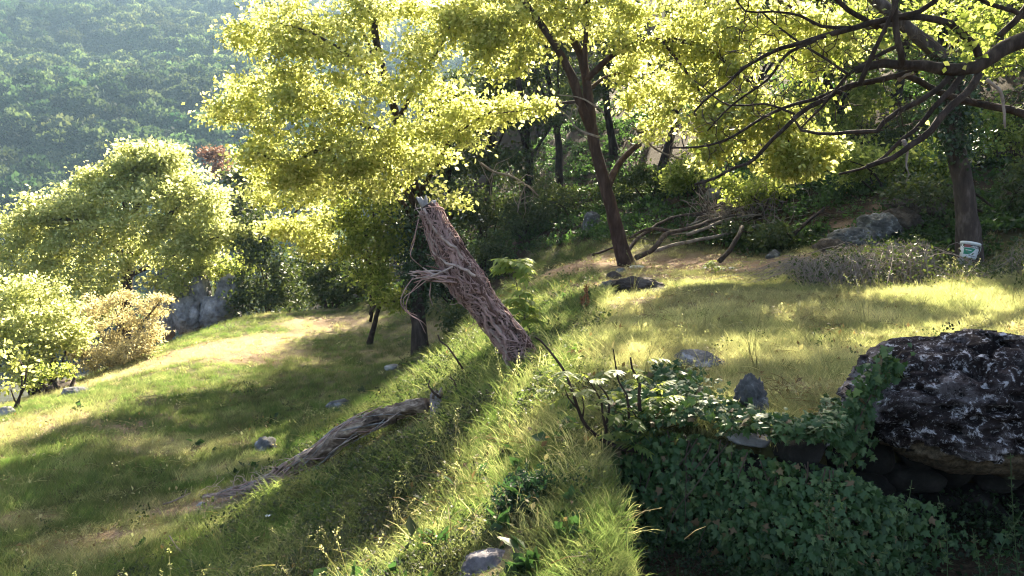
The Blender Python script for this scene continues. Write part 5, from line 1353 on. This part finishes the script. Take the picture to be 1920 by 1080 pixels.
part('foliage', leaf_cards(gl, rg.uniform(.03, .06, len(gl)), rg, .5, .2), LEAF_DARK, bh, 'stuff', smooth=False)

# ================================================================== GRASS and ground cover (stuff)
GRASS = None
def grass_mat(name, base, trans, mixf=.5):
    return leaf_mat(name, base, trans, mixf, .5, .3, tint=True)
G_BLADE = grass_mat('grass_blade', [(.7, .7, .7), (1, 1, 1), (1.3, 1.25, 1.2)], [(1.6, 2.1, 1.4), (2.6, 3.1, 2.0)], .5)
def tuft(seed, n, h, spread, lean, w, seg=3, curl=.5):
    rg = np.random.default_rng(seed)
    V, T3, Q4 = [], [], []
    for _ in range(n):
        a = rg.uniform(0, 6.283); r = spread * math.sqrt(rg.random())
        p = np.array([math.cos(a) * r, math.sin(a) * r, -.01])
        L = h * rg.uniform(.45, 1.1); b = rg.uniform(0, 6.283); ln = lean * rg.uniform(.3, 1.4)
        d = np.array([math.cos(b) * ln, math.sin(b) * ln, 1.0]); d /= np.linalg.norm(d)
        sd_ = np.cross(d, [math.cos(b + 1.2), math.sin(b + 1.2), .2]); sd_ /= np.linalg.norm(sd_)
        n0 = len(V)
        for k in range(seg + 1):
            ww = w * (1 - (k / seg) ** 1.6) * .5 * rg.uniform(.9, 1.1)
            if k == seg: V.append(p)
            else: V += [p - sd_ * ww, p + sd_ * ww]
            p = p + d * L / seg
            d = d + np.array([math.cos(b) * curl * .4, math.sin(b) * curl * .4, -curl * .45]) * (k + 1) / seg; d /= np.linalg.norm(d)
        for k in range(seg - 1): Q4.append([n0 + 2 * k, n0 + 2 * k + 1, n0 + 2 * k + 3, n0 + 2 * k + 2])
        T3.append([n0 + 2 * seg - 2, n0 + 2 * seg - 1, n0 + 2 * seg])
    return mesh_data('tuft', np.array(V), [np.array(Q4), np.array(T3)], G_BLADE, False)
def herb(seed, n, h, spread, size, mat):
    rg = np.random.default_rng(seed)
    a = rg.uniform(0, 6.283, n); r = spread * np.sqrt(rg.random(n)); z = h * rg.random(n) ** .7
    v, f = leaf_cards(np.stack([np.cos(a) * r, np.sin(a) * r, z], -1), rg.uniform(size * .6, size * 1.2, n), rg, .9, .1, .7)
    return mesh_data('herb', v, f, mat, False)
def seedhead(seed, n, h):
    rg = np.random.default_rng(seed)
    G = []
    for _ in range(n):
        b = rg.uniform(0, 6.283); l = h * rg.uniform(.7, 1.1); p0 = np.array([rg.normal() * .03, rg.normal() * .03, 0]); ln = rg.uniform(.1, .45)
        p = np.array([p0, p0 + [math.cos(b) * ln * .3 * l, math.sin(b) * ln * .3 * l, l * .6], p0 + [math.cos(b) * ln * l, math.sin(b) * ln * l, l]])
        G.append(tube(p, [.0016, .001], 3))
        c = p[2] + (p[2] - p[1]) * rg.uniform(-.3, .2, 14)[:, None] + rg.normal(size=(14, 3)) * .006
        G.append((leaf_cards(c, .014, rg, .3, -.5, .5)))
    v, f = merge(G)
    return mesh_data('seedhead', v, f, G_BLADE, False)
T_LUSH = proto_collection('lush_tufts', [tuft(700 + k, (30, 24, 34, 18)[k], (.19, .24, .15, .21)[k], .10, (.5, .7, .6, .9)[k], (.005, .0075, .004, .010)[k], 4, (.75, .9, .6, 1.1)[k]) for k in range(4)])
T_SHORT = proto_collection('short_tufts', [tuft(710 + k, 34, .11, .10, .6, .005, 3, .4) for k in range(4)])
T_DRY = proto_collection('dry_tufts', [tuft(720 + k, 26, .20, .10, 1.1, .0036, 3, .8) for k in range(4)])
T_HERB = proto_collection('herbs', [herb(730 + k, 44, .08 + .03 * k, .09, (.016, .02, .028, .024)[k], G_BLADE) for k in range(4)])
T_SEED = proto_collection('seedheads', [seedhead(740 + k, 5, .42) for k in range(3)])
T_IVYG = proto_collection('ground_leaves', [herb(750 + k, 42, .09, .22, .075, G_BLADE) for k in range(4)])

rg = np.random.default_rng(777)
def spots(n, x0, x1, y0, y1, marg=160):
    """points on the ground, denser near the camera"""
    y = y0 * (y1 / y0) ** rg.random(n)
    x = rg.uniform(-1, 1, n) * .78 * y * 1.0
    ok = (x > x0) & (x < x1)
    x, y = x[ok], y[ok]
    z = ground(x, y)
    px, py, f = project(np.stack([x, y, z], -1))
    ok = (px > -marg) & (px < 1920 + marg) & (py < 1080 + 260)
    return x[ok], y[ok], z[ok]
_AV = np.vstack([np.c_[ax2[:, :2], np.full(len(ax2), .13)], np.c_[ax2[:, 0], ax2[:, 1] - .2, np.full(len(ax2), .14)], np.c_[axis[:4, :2], np.full(4, .08)], [[sb[0], sb[1], .12]]])
for _o in list(bpy.data.objects):
    if _o.parent is None and _o.name.split('.')[0] in ('rock', 'boulder', 'root_stump'):
        dd = _o.dimensions if _o.type == 'MESH' else (.3, .3, .3)
        _AV = np.vstack([_AV, [[_o.location[0], _o.location[1], max(dd[0], dd[1]) * .5]]])
def lower(x, y):
    near = np.zeros(len(x), bool)
    for a_, b__, r__ in _AV: near |= (x - a_) ** 2 + (y - b__ + .5 * r__) ** 2 < r__ ** 2
    return ((y < wall_y(x) + .1) & (x > .5)) | near
GR = np.array([.046, .072, .026]); YG_ = np.array([.088, .122, .030]); ST = np.array([.36, .285, .175]); OL = np.array([.12, .105, .055])
def tints(x, y, dryness, rg):
    n = len(x)
    a = np.clip(.5 + .9 * fbm2(x, y, .9, 3, 91) + rg.normal(size=n) * .18, 0, 1)[:, None]
    c = GR * (1 - a) + YG_ * a
    b = np.clip(.3 + fbm2(x, y, 2.3, 2, 92) + rg.normal(size=n) * .2, 0, .6)[:, None]
    c = c * (1 - b) + OL * b
    d = np.clip(dryness + rg.normal(size=n) * .15, 0, 1)[:, None]
    return (c * (1 - d) + ST * d) * rg.uniform(.65, 1.25, (n, 1)) * (.55 + .62 * np.clip(.5 + 1.1 * fbm2(x, y, 1.7, 3, 93), 0, 1))[:, None]
def put(name, x, y, z, coll, s, tint, label, tilt=.12, nk=4):
    n = len(x)
    scatter(name, np.stack([x, y, z], -1), np.stack([rg.normal(size=n) * tilt, rg.normal(size=n) * tilt, rg.uniform(0, 6.283, n)], -1),
            np.stack([s, s, s * rg.uniform(.8, 1.2, n)], -1), rg.integers(0, nk, n), tint, coll, label=label)
def zone(x, y, z):
    """meadow, slope, terrace shares"""
    brow = np.interp(y, [3, 4, 6, 8, 10.6, 14, 17], [.6, .62, .6, .75, 1.25, 1.7, 2.0])
    upper = sstep(-.25, .3, x - brow + .15 * fbm2(x, y, 1.1, 2, 95))
    meadow = (1 - sstep(.12, .5, z + .12 * fbm2(x, y, 1.0, 2, 96))) * (1 - upper)
    return meadow, np.clip(1 - upper - meadow, 0, 1), upper
# long lush grass: the slope, and patches elsewhere
x, y, z = spots(34000, -12, 9, 3.0, 21)
me_, sl_, up_ = zone(x, y, z); dr, so, wd_ = dryness(x, y) * (1 - .8 * sl_), soilness(x, y), wood(x, y)
lush = np.clip(.5 + 1.4 * fbm2(x, y, .8, 3, 97), 0, 1)
pr = (sl_ * .95 + me_ * .10 * lush ** 2 + up_ * .16 * lush) * (1 - dr) * (1 - so) * (1 - wd_ * .9)
k = (rg.random(len(x)) < pr) & ~lower(x, y)
x, y, z = x[k], y[k], z[k]; me_, sl_, up_ = zone(x, y, z)
put('lush_grass', x, y, z, T_LUSH, rg.uniform(.6, 1.15, len(x)) * (1 - .35 * me_ - .3 * up_) * np.clip(y / 7.0, .55, 1), tints(x, y, .06 + 1.1 * np.clip(fbm2(x, y, 1.6, 3, 105) - .05, 0, 1) + .35 * up_, rg), 'long lush grass on the slope')
# short turf: meadow and terrace
x, y, z = spots(64000, -14, 10, 3.4, 26)
me_, sl_, up_ = zone(x, y, z); dr, so, wd_ = dryness(x, y), soilness(x, y), wood(x, y)
k = (rg.random(len(x)) < (me_ * .95 + up_ * .85 + sl_ * .25) * (1 - .93 * so) * (1 - wd_) * (1 - .72 * dr)) & ~lower(x, y)
x, y, z, dr = x[k], y[k], z[k], dr[k]; me_, sl_, up_ = zone(x, y, z)
put('short_grass', x, y, z, T_SHORT, rg.uniform(.5, 1.15, len(x)) * (1 - .2 * up_), tints(x, y, dr * .95 + .5 * up_ + .5 * np.clip(fbm2(x, y, 1.4, 3, 106), 0, 1), rg), 'short turf on the meadow and terrace')
# dry, fallen-over grass
x, y, z = spots(34000, -12, 10, 3.3, 24)
me_, sl_, up_ = zone(x, y, z); dr, so, wd_ = dryness(x, y), soilness(x, y), wood(x, y)
dr = dr * (1 - .8 * sl_)
nz = np.clip(.45 + 1.2 * fbm2(x, y, 1.1, 3, 98), 0, 1)
k = (rg.random(len(x)) < np.clip(dr * .55 + up_ * .55 * nz + sl_ * .30 * nz ** 2 + me_ * .12 * nz, 0, 1) * (1 - .8 * so) * (1 - wd_)) & ~lower(x, y)
x, y, z, dr = x[k], y[k], z[k], dr[k]; me_, sl_, up_ = zone(x, y, z)
put('dry_grass', x, y, z, T_DRY, rg.uniform(.6, 1.2, len(x)) * (1 - .3 * me_ - .3 * up_), tints(x, y, .75, rg), 'dry straw-coloured grass', .3)
# broad-leaved weeds
x, y, z = spots(26000, -12, 9, 3.0, 22)
me_, sl_, up_ = zone(x, y, z); wd_ = wood(x, y); dr, so = dryness(x, y), soilness(x, y)
nz = np.clip(.4 + 1.8 * fbm2(x, y, 1.0, 3, 99), 0, 1)
k = (rg.random(len(x)) < (sl_ * 1.25 * nz + me_ * .04 * nz + up_ * .012 * nz) * (1 - wd_) * (1 - dr) * (1 - so)) & ~lower(x, y)
x, y, z = x[k], y[k], z[k]
put('weeds', x, y, z, T_HERB, rg.uniform(.6, 1.4, len(x)) * np.clip(y / 6, .6, 1), tints(x, y, .0, rg) * np.clip(.5 + .9 * fbm2(x, y, 1.3, 2, 94), .25, .9)[:, None], 'small broad-leaved weeds among the grass')
# seed heads
x, y, z = spots(5000, -10, 9, 3.2, 16)
me_, sl_, up_ = zone(x, y, z); wd_ = wood(x, y)
k = (rg.random(len(x)) < (sl_ * .04 + up_ * .04 + me_ * .01) * (1 - wd_)) & ~lower(x, y)
x, y, z = x[k], y[k], z[k]
put('grass_seed_heads', x, y, z, T_SEED, rg.uniform(.5, 1.1, len(x)), tints(x, y, .6, rg), 'pale seed heads above the grass', .15, 3)
# leafy cover of the wood floor, the bank, and the foot of the wall
x, y, z = spots(24000, -9, 16, 11, 36)
wd_ = wood(x, y)
k = rg.random(len(x)) < wd_ * np.clip(.45 + 1.2 * fbm2(x, y, .6, 3, 101), .05, 1)
x, y, z = x[k], y[k], z[k]
put('wood_floor_plants', x, y, z, T_IVYG, rg.uniform(.6, 1.6, len(x)), np.tile([.035, .055, .018], (len(x), 1)) * rg.uniform(.6, 1.5, (len(x), 1)), 'low leafy plants on the wood floor and bank')
n = 260
x = rg.uniform(.55, 3.2, n); y = wall_y(x) - rg.random(n) ** 1.3 * 1.0 - .05; z = ground(x, y)
put('wall_foot_weeds', x, y, z, T_HERB, rg.uniform(.6, 1.3, n), np.tile([.02, .036, .016], (n, 1)) * rg.uniform(.5, 1.4, (n, 1)), 'dark weeds at the foot of the wall')
# broad dock leaves, litter and short dead stalks
T_DOCK = proto_collection('dock_leaves', [herb(760 + k, 9, .07, .09, .12, G_BLADE) for k in range(3)])
x, y, z = spots(1500, -9, 8, 3.2, 14)
me_, sl_, up_ = zone(x, y, z); wd_ = wood(x, y)
k = (rg.random(len(x)) < (sl_ * .3 + me_ * .04) * (1 - wd_)) & ~lower(x, y)
x, y, z = x[k], y[k], z[k]
put('dock_leaves', x, y, z + .02, T_DOCK, rg.uniform(.4, 1.0, len(x)), np.tile([.028, .05, .018], (len(x), 1)) * rg.uniform(.5, 1.3, (len(x), 1)), 'broad dock leaves scattered through the slope grass', .2, 3)
def litter(seed):
    r2 = np.random.default_rng(seed)
    a = r2.uniform(0, 6.283, 9); r = .2 * np.sqrt(r2.random(9))
    v1, f1 = leaf_cards(np.stack([np.cos(a) * r, np.sin(a) * r, np.full(9, .012)], -1), r2.uniform(.02, .05, 9), r2, 3.0, 0, .6)
    G2 = [(v1, f1)]
    for _ in range(4):
        p = np.array([r2.normal() * .12, r2.normal() * .12, .01]); d2 = np.array([r2.normal(), r2.normal(), .18]); d2 *= r2.uniform(.06, .2) / np.linalg.norm(d2)
        G2.append(tube(np.array([p, p + d2 * .5 + [0, 0, .01], p + d2]), [.002, .0012], 3))
    v, f = merge(G2)
    return mesh_data('litter', v, f, G_BLADE, False)
T_LIT = proto_collection('litter', [litter(770 + k) for k in range(4)])
x, y, z = spots(9000, -10, 9, 3.4, 20)
so, dr = soilness(x, y), dryness(x, y)
k = (rg.random(len(x)) < .12 + .6 * so + .35 * dr) & ~lower(x, y)
x, y, z = x[k], y[k], z[k]
cc = np.array([[.22, .13, .07], [.34, .25, .15], [.12, .07, .04], [.42, .34, .22]])[rg.integers(0, 4, len(x))]
put('leaf_litter', x, y, z + .01, T_LIT, rg.uniform(.6, 1.3, len(x)), cc * .8, 'fallen leaves and broken dead stalks lying on the ground', .1)
# dark leafy cushion left of the ivy, bottom centre
n = 120
c0 = P(985, 960, 3.9)
x = c0[0] + rg.normal(size=n) * .065; y = c0[1] + rg.normal(size=n) * .09; z = ground(x, y) + rg.random(n) * .06
put('nettle_patch', x, y, z, T_HERB, rg.uniform(.5, .95, n), np.tile([.016, .032, .016], (n, 1)) * rg.uniform(.7, 1.4, (n, 1)), 'dark leafy cushion of weeds at the bottom centre')

# ================================================================== air
hz = bpy.data.materials.new('haze'); hz.use_nodes = True
nt = hz.node_tree; nt.nodes.clear()
ho = nt.nodes.new('ShaderNodeOutputMaterial'); pv = nt.nodes.new('ShaderNodeVolumePrincipled')
pv.inputs['Color'].default_value = (.46, .70, .98, 1); pv.inputs['Density'].default_value = .00034; pv.inputs['Anisotropy'].default_value = .1
nt.links.new(pv.outputs[0], ho.inputs['Volume'])
v = np.array([[sx * 1000, yy, zz] for zz in (-110, 230) for sx, yy in ((-1, -450), (1, -450), (1, 1100), (-1, 1100))], float)
f = np.array([[3, 2, 1, 0], [4, 5, 6, 7], [0, 1, 5, 4], [1, 2, 6, 5], [2, 3, 7, 6], [3, 0, 4, 7]])
obj('haze', mesh_data('haze', v, [f], hz, False), kind='stuff', label='thin blue haze filling the valley')
